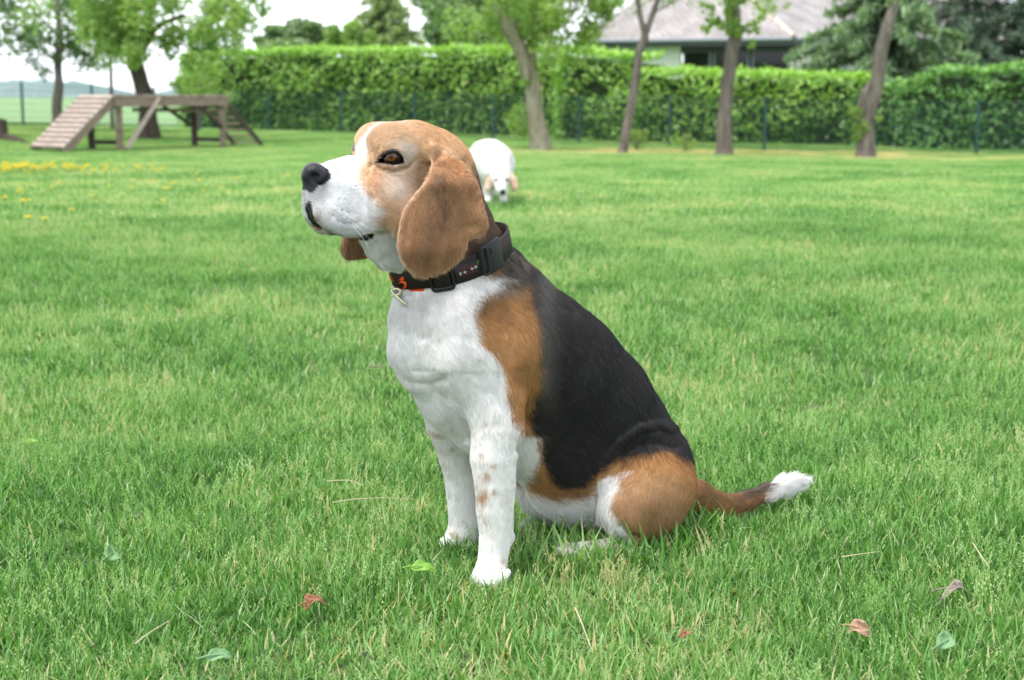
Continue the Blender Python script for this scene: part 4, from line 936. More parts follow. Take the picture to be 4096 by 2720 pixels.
    for (ax, ay) in ((1330,862),(1352,880),(1378,892),(1402,893),(1345,842),(1372,858),(1392,866),(1368,838),(1392,848)):
        H = mixc(H, np.array([.10,.085,.08]), sstep(6, 2.5, np.hypot(x-ax, y-ay))*.95)
    dr = sdpoly(x+w2*2, y+w2*2, P_RIM); rim = sstep(3, -2, dr); H = mixc(H, SKINK, rim)
    dn = sdpoly(x, y, P_NOSE); ns = sstep(1.5, -1.5, dn)*(ls > -.03); H = mixc(H, NOSE, ns)
    H = mixc(H, np.array([.0015,.0015,.0018]), sstep(15, 9, np.hypot((x-1250)*.9, y-709)))
    xr, yr, _ = project(P)
    nr = sstep(1.5, -1.5, sdpoly(xr, yr, P_NOSE)); H = mixc(H, NOSE, nr*(np.hypot((x-1250)*.9, y-709) > 15))
    dm = sdpoly(xr+w2*1.5, yr, P_MOUTH); mo = sstep(2, -2, dm); mo2 = (dm < 2.5)*1.0; H = mixc(H, NOSE*1.4, mo)
    dm = sdpoly(xr+w2*2, yr+w2*2, P_LIPC); mc = sstep(2, -2, dm); H = mixc(H, NOSE, mc)
    dlp = sdpoly(xr+w2*2, yr+w2*3, [(1300,908),(1330,932),(1352,950),(1380,962),(1350,965),(1320,944)]); H = mixc(H, np.array([.16,.09,.06]), sstep(4, -3, dlp)*.6)
    dl_ = np.full(n, 99.0)
    for (a_, b_) in (((1290,915),(1330,938)),((1330,938),(1378,957)),((1378,957),(1432,955))):
        ex, ey = b_[0]-a_[0], b_[1]-a_[1]; u_ = np.clip(((xr-a_[0])*ex+(yr-a_[1])*ey)/(ex*ex+ey*ey), 0, 1); dl_ = np.minimum(dl_, np.hypot(xr-a_[0]-ex*u_, yr-a_[1]-ey*u_))
    H = mixc(H, np.array([.13,.09,.07]), sstep(9, 3, dl_+w2*2)*.75)
    lowlip = sstep(4, -3, sdpoly(xr, yr, [(1248,896),(1268,908),(1290,912),(1284,924),(1270,922),(1250,906)])); H = mixc(H, np.array([.25,.10,.05]), lowlip*.8)
    fareye = (ls < -.02)&(np.hypot(xr-1412, yr-587) < 24); H = np.where(fareye[:, None], SKINK, H)
    # back of the neck: dark agouti
    nk = sstep(1893, 1925, xr + (yr-800)*-.12)*(yr > 640)
    nk = np.maximum(nk, sstep(925, 955, yr)*sstep(1835, 1865, xr))
    H = mixc(H, np.array([.070,.048,.034]), nk*.9)
    # ears
    ear = (sdpoly(xr, yr, EAR) < 6)&(ls > ear_l(xr, yr)-.010)&(ls > .035)
    dE = sdpoly(xr, yr, EAR)
    E = np.tile(BROWN*.92, (n, 1))
    E = mixc(E, np.array([.50,.27,.14]), sstep(-.4, .7, fbm(P*np.array([1, 1, .35]), 50, 3, 21))*.55)
    st = fbm(P*np.array([1, 1, .3])+.5, 75, 3, 71); E = mixc(E, DBROWN, sstep(-.1, .7, st)*.75*sstep(-10, -50, dE))
    E = mixc(E, DBROWN, np.exp(-((xr-1780)/70)**2-((yr-880)/120)**2)*.40)
    E = mixc(E, DBROWN, np.exp(-((xr-1700)/45)**2-((yr-1020)/60)**2)*.38)
    E = mixc(E, np.array([.36,.14,.035]), np.exp(-((xr-1830)/60)**2-((yr-650)/40)**2)*.6)
    E = mixc(E, np.array([.56,.33,.17]), np.exp(-((xr-1915)/36)**2-((yr-880)/60)**2)*.6)
    E = mixc(E, np.array([.68,.48,.32]), sstep(-17, -2, dE)*.75)
    H = np.where(ear[:, None], E, H)
    fe = (farear_field(P) < .0035)&(xr < 1500)&(yr > 930)&(ls < -.045); H = np.where(fe[:, None], BROWN*.75, H)
    # neck below the jaw is white
    C = np.where(he[:, None], H, C)
    hl = np.full(n, .0062); hl = np.where(x < 1460, .0034, hl); hl = np.where(x < 1340, .0022, hl); hl = np.where(ear, .0062, hl)
    hl = np.where(yr > 960, .008, hl); hl = np.where((x > 1900) & ~ear, .012, hl)
    Lf = np.where(he, hl, Lf)
    skin = np.where(he, np.maximum.reduce([rim*(dr < -2), ns, nr, mo2, mc, fareye*1.0, lowlip]), 0)
    col = np.abs(above) < .016; Lf = np.where(col & ~ear, .0035, Lf)
    return C, Lf, skin
# direction the hair lies, as image directions at photo pixels (near side)
FLOW_H = [(1250,660,1,-.3),(1330,660,1,-.25),(1430,620,1,-.35),(1520,540,1,-.35),(1600,500,1,0),(1740,520,1,.35),(1860,600,.7,.9),(1920,740,.3,1),(1300,780,.9,.6),(1300,860,.8,.7),(1400,760,1,.25),(1400,880,1,.25),(1480,930,1,.1),
          (1480,700,.6,.9),(1520,780,.7,.8),(1560,720,.7,.7),(1600,760,1,.5),(1620,700,1,.3),(1630,610,.7,.7),(1580,580,1,-.2),(1560,860,.9,.4),(1650,640,.9,.5),(1500,600,.8,-.5),(1550,1000,.4,1),(1480,1020,.2,1),(1600,1080,.5,1)]
FLOW_E = [(1750,620,.6,1),(1850,660,.6,1),(1700,760,-.2,1),(1780,780,.1,1),(1900,800,.3,1),(1620,900,-.25,1),(1700,950,-.15,1),(1800,950,.1,1),(1930,900,.5,.8),(1640,1060,.1,1),(1740,1060,.3,1)]
FLOW_B = [(1580,1250,-.2,1),(1700,1250,.15,1),(1850,1200,.4,1),(1650,1400,.1,1),(1650,1500,.35,1),(1750,1600,.5,1),(1800,1420,.7,.8),(1950,1300,.8,.7),(2030,1450,.5,1),(2080,1600,.35,1),(2060,1130,1,.5),(2200,1180,1,.9),(2250,1400,.9,.8),(2350,1350,.8,1),
          (2450,1600,.7,1),(2250,1700,.9,.8),(2300,1900,1,.5),(2150,1850,.3,1),(2600,1650,.5,1),(2700,1800,.2,1),(2600,1800,0,1),(2500,1880,-.6,.7),(2600,1950,-.3,1),(2700,2000,-.1,1),(2480,2000,-.5,1),(2450,1850,.8,-.2),
          (1980,1700,.1,1),(1980,1900,.1,1),(1980,2100,.05,1),(1960,2280,-.3,1),(1820,1800,.2,1),(1840,2000,.1,1),(1820,2150,-.5,1),(2250,2060,1,.35),(2350,2120,1,.1),(2800,1980,1,.4),(2900,2020,1,.1),(3000,1990,1,-.35),(3150,1930,1,-.35),(3220,1910,1,-.1),(2420,2100,.3,1)]
def flow(P, Nrm):
    h = HEAD; b = BODY; above = (P-RING_C)@RING_N; he = above > 0
    x0, y0, _ = project(P); ls = lat(P, h)
    ear = he & (sdpoly(x0, y0, EAR) < 5) & (ls > .035)
    xh, yh, _ = project(fold(P, h)); xb, yb, _ = project(fold(P, b))
    D = np.zeros((len(P), 2))
    for m, T, xx, yy in ((he & ~ear, FLOW_H, xh, yh), (ear, FLOW_E, x0, y0), (~he, FLOW_B, xb, yb)):
        if not m.any(): continue
        T = np.array(T, float); T[:, 2:] /= np.linalg.norm(T[:, 2:], axis=1)[:, None]
        w = 1/((xx[m][:, None]-T[:, 0])**2+(yy[m][:, None]-T[:, 1])**2+300)**1.5
        D[m] = (w@T[:, 2:])/w.sum(1)[:, None]
    R = np.array([1, 0, 0.0]); U = np.array([0, SP, CP])
    V = D[:, :1]*R - D[:, 1:]*U
    flip = np.where(he, lat(P, h) < 0, lat(P, b) < 0) & ~ear
    for fr, m in ((h, flip & he), (b, flip & ~he)):
        V[m] -= 2*(V[m]@fr['L'])[:, None]*fr['L']
    V -= (V*Nrm).sum(1)[:, None]*Nrm
    return V/(np.linalg.norm(V, axis=1)[:, None]+1e-6)
# ---- materials that read the coat colour stored on the animal
def coat_mat(name, rough=.75, spec=.25, sheen=0.0, skin_attr=True):
    m, nt, p = new_mat(name); N = nt.nodes; L = nt.links
    a = N.new('ShaderNodeAttribute'); a.attribute_name = 'coat'; L.new(a.outputs['Color'], p.inputs['Base Color'])
    p.inputs['Roughness'].default_value = rough; p.inputs['Specular IOR Level'].default_value = spec
    if skin_attr:
        s = N.new('ShaderNodeAttribute'); s.attribute_name = 'skin'
        mr = N.new('ShaderNodeMapRange'); mr.inputs[3].default_value = rough; mr.inputs[4].default_value = .28; L.new(s.outputs['Fac'], mr.inputs[0]); L.new(mr.outputs[0], p.inputs['Roughness'])
        tc = N.new('ShaderNodeTexCoord'); v = N.new('ShaderNodeTexVoronoi'); v.inputs['Scale'].default_value = 900; L.new(tc.outputs['Object'], v.inputs[0])
        bp = N.new('ShaderNodeBump'); bp.inputs['Distance'].default_value = .0006; mm = N.new('ShaderNodeMath'); mm.operation = 'MULTIPLY'; mm.inputs[1].default_value = .5
        L.new(s.outputs['Fac'], mm.inputs[0]); L.new(mm.outputs[0], bp.inputs['Strength']); L.new(v.outputs[0], bp.inputs['Height']); L.new(bp.outputs[0], p.inputs['Normal'])
    return m
M_SKIN = coat_mat("dog_skin"); M_FUR = coat_mat("dog_fur", .62, .22, skin_attr=False)
LO = np.array([-.30, 1.70, -.02]); HI = np.array([.49, 2.46, .64])
V, Q = surface_net(dog_field, LO, HI, DOG_H)
V = relax(V, Q, 2, .35)
# keep only the largest piece
NR = vnormals(V, Q)
if float(np.mean(((V-V.mean(0))*NR).sum(1))) < 0: Q = Q[:, ::-1]; NR = -NR
dog = wempty("sitting_dog", tuple(BODY['O']))
tag(dog, "large tricolour beagle sitting in profile with brown collar, black saddle and white chest", "dog")
body = mesh_np("body", V, Q, M_SKIN, dog, smooth=True)
Cc, Lf, Sk = coat(V)
set_attr(body, 'coat', np.concatenate([Cc*.9, np.ones((len(V), 1))], 1), 'FLOAT_COLOR'); set_attr(body, 'skin', Sk)
# ---- eyes
def eye_mat():
    m, nt, p = new_mat("dog_eye"); N = nt.nodes; L = nt.links
    a = N.new('ShaderNodeAttribute'); a.attribute_name = 'coat'; L.new(a.outputs['Color'], p.inputs['Base Color'])
    p.inputs['Roughness'].default_value = .04; p.inputs['Specular IOR Level'].default_value = .42
    return m
M_EYE = eye_mat()
def eyeball(c, gaze, name='eye'):
    nu, nv = 64, 48; Vv = []; 
    z = np.array(gaze)/np.linalg.norm(gaze); x = np.cross(z, UP); x /= np.linalg.norm(x); y = np.cross(x, z)
    for i in range(nv+1):
        th = math.pi*i/nv
        for j in range(nu):
            ph = 2*math.pi*j/nu; Vv.append(c + EYE_R*(math.sin(th)*math.cos(ph)*x+math.sin(th)*math.sin(ph)*y+math.cos(th)*z*(1.0+.06*math.exp(-(th/.5)**2))))
    Vv = np.array(Vv); q = [(i*nu+j, (i+1)*nu+j, (i+1)*nu+(j+1) % nu, i*nu+(j+1) % nu) for i in range(nv) for j in range(nu)]
    th = np.repeat(math.pi*np.arange(nv+1)/nv, nu); n2 = vnoise(Vv, 900, 3)*.5+.5
    C = np.tile(np.array([.13,.042,.012]), (len(Vv), 1))*(.7+.6*n2[:, None])
    C = mixc(C, np.array([.004,.003,.003]), sstep(.27, .21, th)); C = mixc(C, np.array([.010,.006,.004]), sstep(.47, .54, th)); C = mixc(C, np.array([.02,.014,.012]), sstep(.86, .98, th))
    o = mesh_np(name, Vv, np.array(q), M_EYE, dog, smooth=True); set_attr(o, 'coat', np.concatenate([C, np.ones((len(C), 1))], 1), 'FLOAT_COLOR'); return o
gaze = -ray(1573, 627)*1.0 + np.array([-.18, 0, .06])
eyeball(EYE_C, gaze)
ec2 = EYE_C - 2*((EYE_C-HEAD['O'])@HEAD['L'])*HEAD['L']
gz2 = gaze - 2*(gaze@HEAD['L'])*HEAD['L']; eyeball(ec2, gz2)
# ---- fur: short hairs combed along the coat (part of the dog)
def make_fur(V, Q, NR, count, name, parent, coat_fn, flow_fn, mat, seed=3, near_dir=None, rad=.000095, lscale=1.0):
    g = np.random.default_rng(seed)
    a = V[Q[:, 0]]; b = V[Q[:, 1]]; c = V[Q[:, 2]]; d = V[Q[:, 3]]
    area = .5*np.linalg.norm(np.cross(c-a, d-b), axis=1); cen = (a+c)/2
    w = area.copy(); fn = NR[Q[:, 0]]
    if near_dir is not None: w *= np.where((fn*(CAM-cen)).sum(1) > -.15*np.linalg.norm(CAM-cen, axis=1), 1, .3)
    w *= 1+1.3*(cen[:, 2] > .33)*(cen[:, 0] < .02)
    w[cen[:, 2] < .004] = 0
    i = g.choice(len(Q), count, p=w/w.sum()); u = g.random(count)[:, None]; v = g.random(count)[:, None]
    P = (a[i]*(1-u)+b[i]*u)*(1-v)+(d[i]*(1-u)+c[i]*u)*v
    Nn = NR[Q[i, 0]]*(1-u)*(1-v)+NR[Q[i, 1]]*u*(1-v)+NR[Q[i, 2]]*u*v+NR[Q[i, 3]]*(1-u)*v
    Nn /= np.linalg.norm(Nn, axis=1)[:, None]+1e-9
    C0, L, S = coat_fn(P); Cc, _, S2 = coat_fn(P + g.normal(0, 1, P.shape)*np.where(P[:, 2] > .40, .0030, .0035)[:, None]); Cc = np.where((S2 > .5)[:, None], C0, Cc)
    keep = (S < .5); P, Nn, Cc, L = P[keep], Nn[keep], Cc[keep], L[keep]; n = len(P)
    T = flow_fn(P, Nn)
    B = np.cross(Nn, T)
    L = L*(.6+.6*g.random(n))*lscale
    jit = (fbm(P, 60, 2, 40)*.20 + fbm(P, 150, 2, 47)*.22 + g.normal(0, .13, n))[:, None]
    lift = (  .22+.09*fbm(P, 120, 2, 50)+.09*np.abs(g.normal(0, 1, n)))[:, None]
    D = T + B*jit; D /= np.linalg.norm(D, axis=1)[:, None]
    d0 = D + Nn*lift; d0 /= np.linalg.norm(d0, axis=1)[:, None]
    d1 = D - Nn*.10
    s = np.linspace(0, 1, 4)
    PT = np.empty((n, 4, 3)); 
    for k, t in enumerate(s): PT[:, k] = P - Nn*.0003 + L[:, None]*(d0*(t-.35*t*t) + d1*(.35*t*t))
    R = np.array([1, .95, .7, .15])*rad
    RR = (R[None, :]*(.7+.6*g.random(n))[:, None])
    hc = bpy.data.hair_curves.new(name); hc.add_curves([4]*n)
    hc.attributes['position'].data.foreach_set('vector', PT.astype(np.float32).ravel())
    ra = hc.attributes.get('radius') or hc.attributes.new('radius', 'FLOAT', 'POINT'); ra.data.foreach_set('value', RR.astype(np.float32).ravel())
    lum = Cc.mean(1); var = (.74+.42*g.random(n))*(1+.10*fbm(P, 130, 2, 66)); gl = g.random(n)
    K = Cc*var[:, None]
    K = np.where(((gl < .03) & (lum < .04))[:, None], K*4+.012, K)
    K = np.where(((gl > .93) & (lum > .05) & (lum < .4))[:, None], K*.45, K); K = np.where(((gl < .08) & (lum > .05) & (lum < .4))[:, None], K*1.5, K)
    K = np.where(((gl > .97) & (lum > .6))[:, None], K*.72, K)
    at = hc.attributes.new('coat', 'FLOAT_COLOR', 'CURVE'); at.data.foreach_set('color', np.concatenate([np.clip(K, 0, .92), np.ones((n, 1))], 1).astype(np.float32).ravel())
    hc.materials.append(mat)
    o = bpy.data.objects.new(name, hc); link(o, parent); o['kind'] = 'stuff'
    return o
fur = make_fur(V, Q, NR, FUR_N, 'fur', dog, coat, flow, M_FUR, near_dir=1)
# whiskers and brow hairs
def strands(name, data, rad, mat, parent, col):
    hc = bpy.data.hair_curves.new(name); hc.add_curves([5]*len(data)); PT = np.array(data, np.float32)
    hc.attributes['position'].data.foreach_set('vector', PT.ravel())
    ra = hc.attributes.get('radius') or hc.attributes.new('radius', 'FLOAT', 'POINT'); ra.data.foreach_set('value', np.tile(np.array([1, .9, .75, .5, .2])*rad, len(data)).astype(np.float32))
    at = hc.attributes.new('coat', 'FLOAT_COLOR', 'CURVE'); at.data.foreach_set('color', np.tile(np.array([*col, 1.0]), len(data)).astype(np.float32))
    hc.materials.append(mat); o = bpy.data.objects.new(name, hc); link(o, parent); o['kind'] = 'stuff'; return o
wd = []; g = np.random.default_rng(5)
for (x, y, vx, vy, ln) in [(1345,842,.9,.35,.045),(1372,858,.8,.6,.05),(1392,866,.9,.4,.04),(1402,893,.7,.8,.05),(1260,800,-1,.1,.022),(1255,815,-1,-.2,.02),(1480,560,-.4,-1,.03),(1470,545,-.7,-.8,.026),(1500,520,-.3,-1,.022)]:
    p, t = march(head_full, x, y)
    out = (CAM-p)/np.linalg.norm(CAM-p); d = np.array([vx, 0, -vy])*1.0 + out*.5; d /= np.linalg.norm(d); sag = np.array([0, 0, -.35])
    wd.append([p + ln*(d*s + sag*s*s*.4) for s in np.linspace(0, 1, 5)])
strands('whiskers', wd, .00012, M_FUR, dog, (.75, .73, .70))
# ================================================================ the collar (its own thing, worn by the dog)
def neck_field(P): return np.minimum(body_field(P), 1e9)
NT = 144; th_a = np.linspace(0, 2*math.pi, NT, endpoint=False)
def ring_dir(t): return RING_F*math.cos(t)+RING_L*math.sin(t)       # t = 0 front, pi/2 near side
rr = []
for t in th_a:
    d = ring_dir(t); R = .045 + np.arange(60)*.001
    vals = neck_field(RING_C[None]+R[:, None]*d[None]+RING_N*.0); k = np.argmax(vals > .001) if (vals > .001).any() else 40
    rr.append(R[k]+.0028)
rr = np.array(rr); ff = np.fft.rfft(rr); ff[7:] = 0; rr = np.fft.irfft(ff, NT); rr = rr + .0005*np.clip(np.cos(th_a), 0, 1)
def ring_r(t): return np.interp((t % (2*math.pi)), np.append(th_a, 2*math.pi), np.append(rr, rr[0]))
def rp(t, w, off=0.0):                        # point on the collar: angle, height along the band, distance outwards
    return RING_C + ring_dir(t)*(ring_r(t)+off) + RING_N*w
def solve_ring(x, y, off=0.0, t0=-1.2, t1=2.9):
    """angle and height of the collar point seen at photo pixel x, y"""
    tt = np.linspace(t0, t1, 500); P = np.array([rp(t, 0, off) for t in tt]); u, v, dd = project(P)
    P2 = np.array([rp(t, .01, off) for t in tt]); u2, v2, _ = project(P2)
    best = None
    for i in range(len(tt)):
        ex, ey = (u2[i]-u[i])/.01, (v2[i]-v[i])/.01
        w = ((x-u[i])*ex+(y-v[i])*ey)/(ex*ex+ey*ey)
        e = math.hypot(u[i]+ex*w-x, v[i]+ey*w-y)
        if (best is None or e < best[0]) and dd[i] < project(RING_C[None])[2][0]+.02: best = (e, tt[i], w)
    return best[1], best[2]
collar = wempty("dog_collar", tuple(RING_C))
tag(collar, "dark brown woven collar with orange paw embroidery and black buckles on the sitting dog", "dog collar")
def web_mat(name, c1, c2):
    m, nt, p = new_mat(name); N = nt.nodes; L = nt.links
    uv = N.new('ShaderNodeAttribute'); uv.attribute_name = 'band'
    mp = N.new('ShaderNodeMapping'); mp.inputs['Scale'].default_value = (1, 1, 1); L.new(uv.outputs['Vector'], mp.inputs[0])
    br = N.new('ShaderNodeTexBrick'); br.inputs['Scale'].default_value = 1; br.inputs['Brick Width'].default_value = .0022; br.inputs['Row Height'].default_value = .0013; br.inputs['Mortar Size'].default_value = .00022
    br.inputs['Color1'].default_value = (*c1, 1); br.inputs['Color2'].default_value = (*c2, 1); br.inputs['Mortar'].default_value = (c1[0]*.25, c1[1]*.25, c1[2]*.25, 1)
    L.new(mp.outputs[0], br.inputs[0]); L.new(br.outputs[0], p.inputs['Base Color'])
    bp = N.new('ShaderNodeBump'); bp.inputs['Strength'].default_value = .6; bp.inputs['Distance'].default_value = .0005; iv = N.new('ShaderNodeInvert'); L.new(br.outputs['Fac'], iv.inputs[1]); L.new(iv.outputs[0], bp.inputs['Height']); L.new(bp.outputs[0], p.inputs['Normal'])
    p.inputs['Roughness'].default_value = .7; p.inputs['Specular IOR Level'].default_value = .25; return m
M_WEB = web_mat("brown_webbing", (.034,.022,.016), (.022,.014,.010)); M_BLK = new_mat("black_plastic")[0]
b_ = M_BLK.node_tree.nodes['Principled BSDF']; b_.inputs['Base Color'].default_value = (.009,.010,.011,1); b_.inputs['Roughness'].default_value = .5; b_.inputs['Specular IOR Level'].default_value = .3
def plain(name, c, rough=.6, metal=0, spec=.4):
    m, nt, p = new_mat(name); p.inputs['Base Color'].default_value = (*c, 1); p.inputs['Roughness'].default_value = rough; p.inputs['Metallic'].default_value = metal; p.inputs['Specular IOR Level'].default_value = spec; return m
M_ORANGE = plain("orange_thread", (.72,.085,.012), .8); M_ORTAPE = plain("orange_tape", (.85,.06,.01), .6); M_RED = plain("maroon_thread", (.17,.012,.022), .9); M_LBL = plain("black_label", (.012,.010,.012), .8)
M_WTHR = plain("white_thread", (.5,.5,.5), .9); M_BRASS = plain("pale_metal_ring", (.55,.50,.34), .35, .6); M_STEEL = plain("key_ring", (.45,.44,.42), .4, .7)
def band(t0, t1, w0, w1, off, th, name, mat, n=None, parent=None):
    n = n or max(3, int(abs(t1-t0)/.03)); V2 = []; uv = []; 
    for i in range(n+1):
        t = t0+(t1-t0)*i/n; f = i/n
        wa = w0(f) if callable(w0) else w0; wb = w1(f) if callable(w1) else w1
        for (w, o) in ((wa, off), (wb, off), (wb, off+th), (wa, off+th)):
            V2.append(rp(t, w, o)); uv.append((ring_r(t)*t, w, 0))
    F = []
    for i in range(n):
        for k in range(4):
            k2 = (k+1) % 4; F.append((i*4+k, i*4+k2, (i+1)*4+k2, (i+1)*4+k))
    F.append((0, 3, 2, 1)); F.append((n*4, n*4+1, n*4+2, n*4+3))
    o = mesh_np(name, np.array(V2), np.array(F), mat, parent or collar, smooth=False)
    set_attr(o, 'band', uv, 'FLOAT_VECTOR'); return o
HW = .0148
strap = band(-math.pi*.98, math.pi*1.01, -HW, HW, 0, .0022, 'strap', M_WEB, 150)
tS0, _ = solve_ring(1735, 1150); tS1, _ = solve_ring(1815, 1135)        # slider
tL0, _ = solve_ring(1818, 1120); tL1, _ = solve_ring(1935, 1060)        # sewn label
tB0, _ = solve_ring(1935, 1046); tB1, _ = solve_ring(1984, 995)         # buckle
band(tS0-.02, tB0, -HW, HW, .0022, .0020, 'strap_overlap', M_WEB)
band(tL0+.02, tL1, -HW*.80, HW*.55, .0043, .0006, 'label', M_LBL)
def plate(t0, t1, w0, w1, off, th, name, hole=None, bev=.0012):
    o = band(t0, t1, w0, w1, off, th, name, M_BLK, n=8); m = o.modifiers.new('bevel', 'BEVEL'); m.width = bev; m.segments = 3; m.limit_method = 'ANGLE'; return o
# slider: rounded frame with the strap passing over its middle
def frame_loop(t0, t1, w0, w1, off, r, name):
    pts = []; R = .0045
    def arc(tc, wc, a0, a1):
        for a in np.linspace(a0, a1, 6): pts.append(rp(tc+math.cos(a)*R/ring_r(tc), wc+math.sin(a)*R, off))
    dt = R/ring_r(t0)
    arc(t1-dt, w1-R, 0, math.pi/2); arc(t0+dt, w1-R, math.pi/2, math.pi); arc(t0+dt, w0+R, math.pi, 1.5*math.pi); arc(t1-dt, w0+R, 1.5*math.pi, 2*math.pi); pts.append(pts[0])
    return MB().tube(pts, r, 8, False).build(name, M_BLK, collar, smooth=True)
frame_loop(tS0, tS1, -HW-.004, HW+.004, .0052, .0021, 'slider_frame')
band(tS0+.06, tS1-.05, -HW, HW, .0058, .0018, 'strap_loop', M_WEB)
# side release buckle
def buckle():
    plate(tB0-.02, tB1, -.0165, .0225, .0025, .0050, 'buckle')
    plate(tB0-.16, tB0-.02, -.012, .0190, .0040, .0030, 'buckle_clip')
    frame_loop(tB0-.12, tB0+.02, -.0150, .0205, .0065, .0019, 'buckle_bar')
    c = rp(tB0+.05, .0120, .0082); n = ring_dir(tB0+.05); u = RING_N; v = np.cross(n, u)
    MB().tube([c+(u*math.cos(a)+v*math.sin(a))*.0052 for a in np.linspace(0, 2*math.pi, 25)], .0007, 6, False).build('buckle_button', M_BLK, collar, smooth=True)
buckle()
band(tB1+.02, tB1+.5, -HW, HW, .0024, .0022, 'strap_end', M_WEB)
# orange tag sewn below, sticking out
tT0, _ = solve_ring(1572, 1140); tT1, _ = solve_ring(1700, 1180)
band(tT0, tT1, -HW-.0052, -HW+.002, -.0006, .0010, 'orange_tag', M_ORTAPE)
band(solve_ring(1612, 1092)[0]-.1, solve_ring(1636, 1094)[0], HW-.0015, HW+.0016, -.0004, .0010, 'orange_edge', M_ORTAPE)
# embroidery: paw and lettering as thin raised thread shapes
def patch(shape, name, mat, off=.0031, th=.0004, parent=strap):
    """shape: list of (x, y) polygons in photo pixels, laid on the band"""
    Vv = []; Fv = []
    for poly in shape:
        n0 = len(Vv); m = len(poly); c = [solve_ring(px, py, off) for px, py in poly]
        cx = (sum(a for a, _ in c)/m, sum(b for _, b in c)/m)
        Vv.append(rp(cx[0], cx[1], off+th*1.6)); Vv += [rp(a, w, off+th) for a, w in c]; Vv += [rp(a, w, off-.0002) for a, w in c]
        for k in range(m):
            k2 = (k+1) % m; Fv.append((n0, n0+1+k, n0+1+k2)); Fv.append((n0+1+k, n0+1+m+k, n0+1+m+k2)); Fv.append((n0+1+k, n0+1+m+k2, n0+1+k2))
    return mesh_np(name, np.array(Vv), np.array(Fv), mat, parent)
def cz(p): return [(1540+a/4.127, 880+b/4.127) for a, b in p]
def ell_poly(cx, cy, rx, ry, ang=0, n=12):
    return [(cx+rx*math.cos(a)*math.cos(ang)-ry*math.sin(a)*math.sin(ang), cy+rx*math.cos(a)*math.sin(ang)+ry*math.sin(a)*math.cos(ang)) for a in np.linspace(0, 2*math.pi, n, endpoint=False)]
paw = [cz([(265,1010),(300,1005),(340,1020),(362,1055),(352,1095),(335,1135),(312,1142),(290,1120),(278,1080),(262,1045)])]
paw += [cz(ell_poly(*e)) for e in ((238,1060,22,30,.2),(210,985,18,30,-.3),(245,955,20,30,-.3),(292,970,20,36,-.25))]
patch(paw, 'embroidered_paw', M_ORANGE)
def ring_glyph(cx, cy, rx, ry, ang, w):
    o = ell_poly(cx, cy, rx, ry, ang, 16); i = ell_poly(cx, cy, rx*w, ry*(1-(1-w)*.6), ang, 16); return [[o[k], o[(k+1) % 16], i[(k+1) % 16], i[k]] for k in range(16)]
gl = []
for q in ring_glyph(158, 980, 26, 58, -.22, .35): gl.append(cz(q))
for q in ring_glyph(112, 950, 17, 52, -.25, .3): gl.append(cz(q))
gl.append(cz([(64,880),(78,878),(100,960),(84,975)]))
patch(gl, 'embroidered_lettering', M_ORANGE)
# woven label text and small paws
def text_on_band(txt, x0, y0, x1, y1, h, name, mat, off=.0050, parent=None):
    cu = bpy.data.curves.new(name, 'FONT'); cu.body = txt; cu.size = 1; cu.resolution_u = 2; cu.align_x = 'LEFT'
    to = bpy.data.objects.new(name, cu); COL.objects.link(to); dg = bpy.context.evaluated_depsgraph_get(); me = bpy.data.meshes.new_from_object(to.evaluated_get(dg)); COL.objects.unlink(to); bpy.data.objects.remove(to)
    co = np.array([v.co[:] for v in me.vertices]); mx = co[:, 0].max(); t0, w0 = solve_ring(x0, y0, off); t1, w1 = solve_ring(x1, y1, off)
    out = [rp(t0+(t1-t0)*(c[0]/mx), w0+(w1-w0)*(c[0]/mx)+h*c[1], off) for c in co]
    for v, p in zip(me.vertices, out): v.co = p
    me.materials.clear(); me.materials.append(mat); me.name = name; o = bpy.data.objects.new(name, me); link(o, collar); return o
def L1(a, b): return 1540+a/4.127, 880+b/4.127
text_on_band("DESIGNED", *L1(1205, 865), *L1(1495, 745), .0040, 'label_text', M_RED)
text_on_band("4", *L1(1370, 860), *L1(1400, 845), .0040, 'label_text', M_RED)
text_on_band("ANIMALS", *L1(1240, 950), *L1(1525, 835), .0036, 'label_text', M_RED)
for (a, b) in ((1245,890),(1317,862),(1435,806),(1495,776)):
    sh = [cz(ell_poly(a+2, b+8, 14, 12))]+[cz(ell_poly(a+dx, b+dy, 6, 8, 0, 8)) for dx, dy in ((-18, 2), (-10, -16), (8, -20), (20, -6))]
    patch(sh, 'label_paw', M_WTHR, .0049, .0003, collar)
patch([cz([(1500,710),(1540,640),(1585,655),(1580,700),(1555,740),(1520,745)])], 'label_leaf', plain("green_thread", (.04,.10,.02), .9), .0049, .0003, collar)
# D-ring and split ring hanging at the front
def at_front(x, y, t, off): return rp(t, 0, off)
pa = rp(solve_ring(1575, 1150)[0]-.1, -HW-.002, .003); pb = onl(BODY, 1625, 1218, .045)[0]
def on_chest(x, y, lift=.003):
    p, t = march(body_field, x, y); return p - ray(x, y)*lift
bar = [on_chest(1568, 1165, .010), on_chest(1582, 1180, .010), on_chest(1604, 1200, .009), on_chest(1624, 1220, .007)]
tagr = MB().tube(bar, .0021, 10).build('ring_bar', M_BRASS, collar, smooth=True)
lp = [on_chest(1572+9*math.cos(a), 1166+18*math.sin(a), .008) for a in np.linspace(0, 2*math.pi, 20)]
MB().tube(lp, .0009, 8, False).build('split_ring', M_STEEL, collar, smooth=True)
lp = [on_chest(1588+16*math.cos(a), 1168+12*math.sin(a), .008) for a in np.linspace(0, 2*math.pi, 20)]
MB().tube(lp, .0018, 8, False).build('d_ring', M_BRASS, collar, smooth=True)
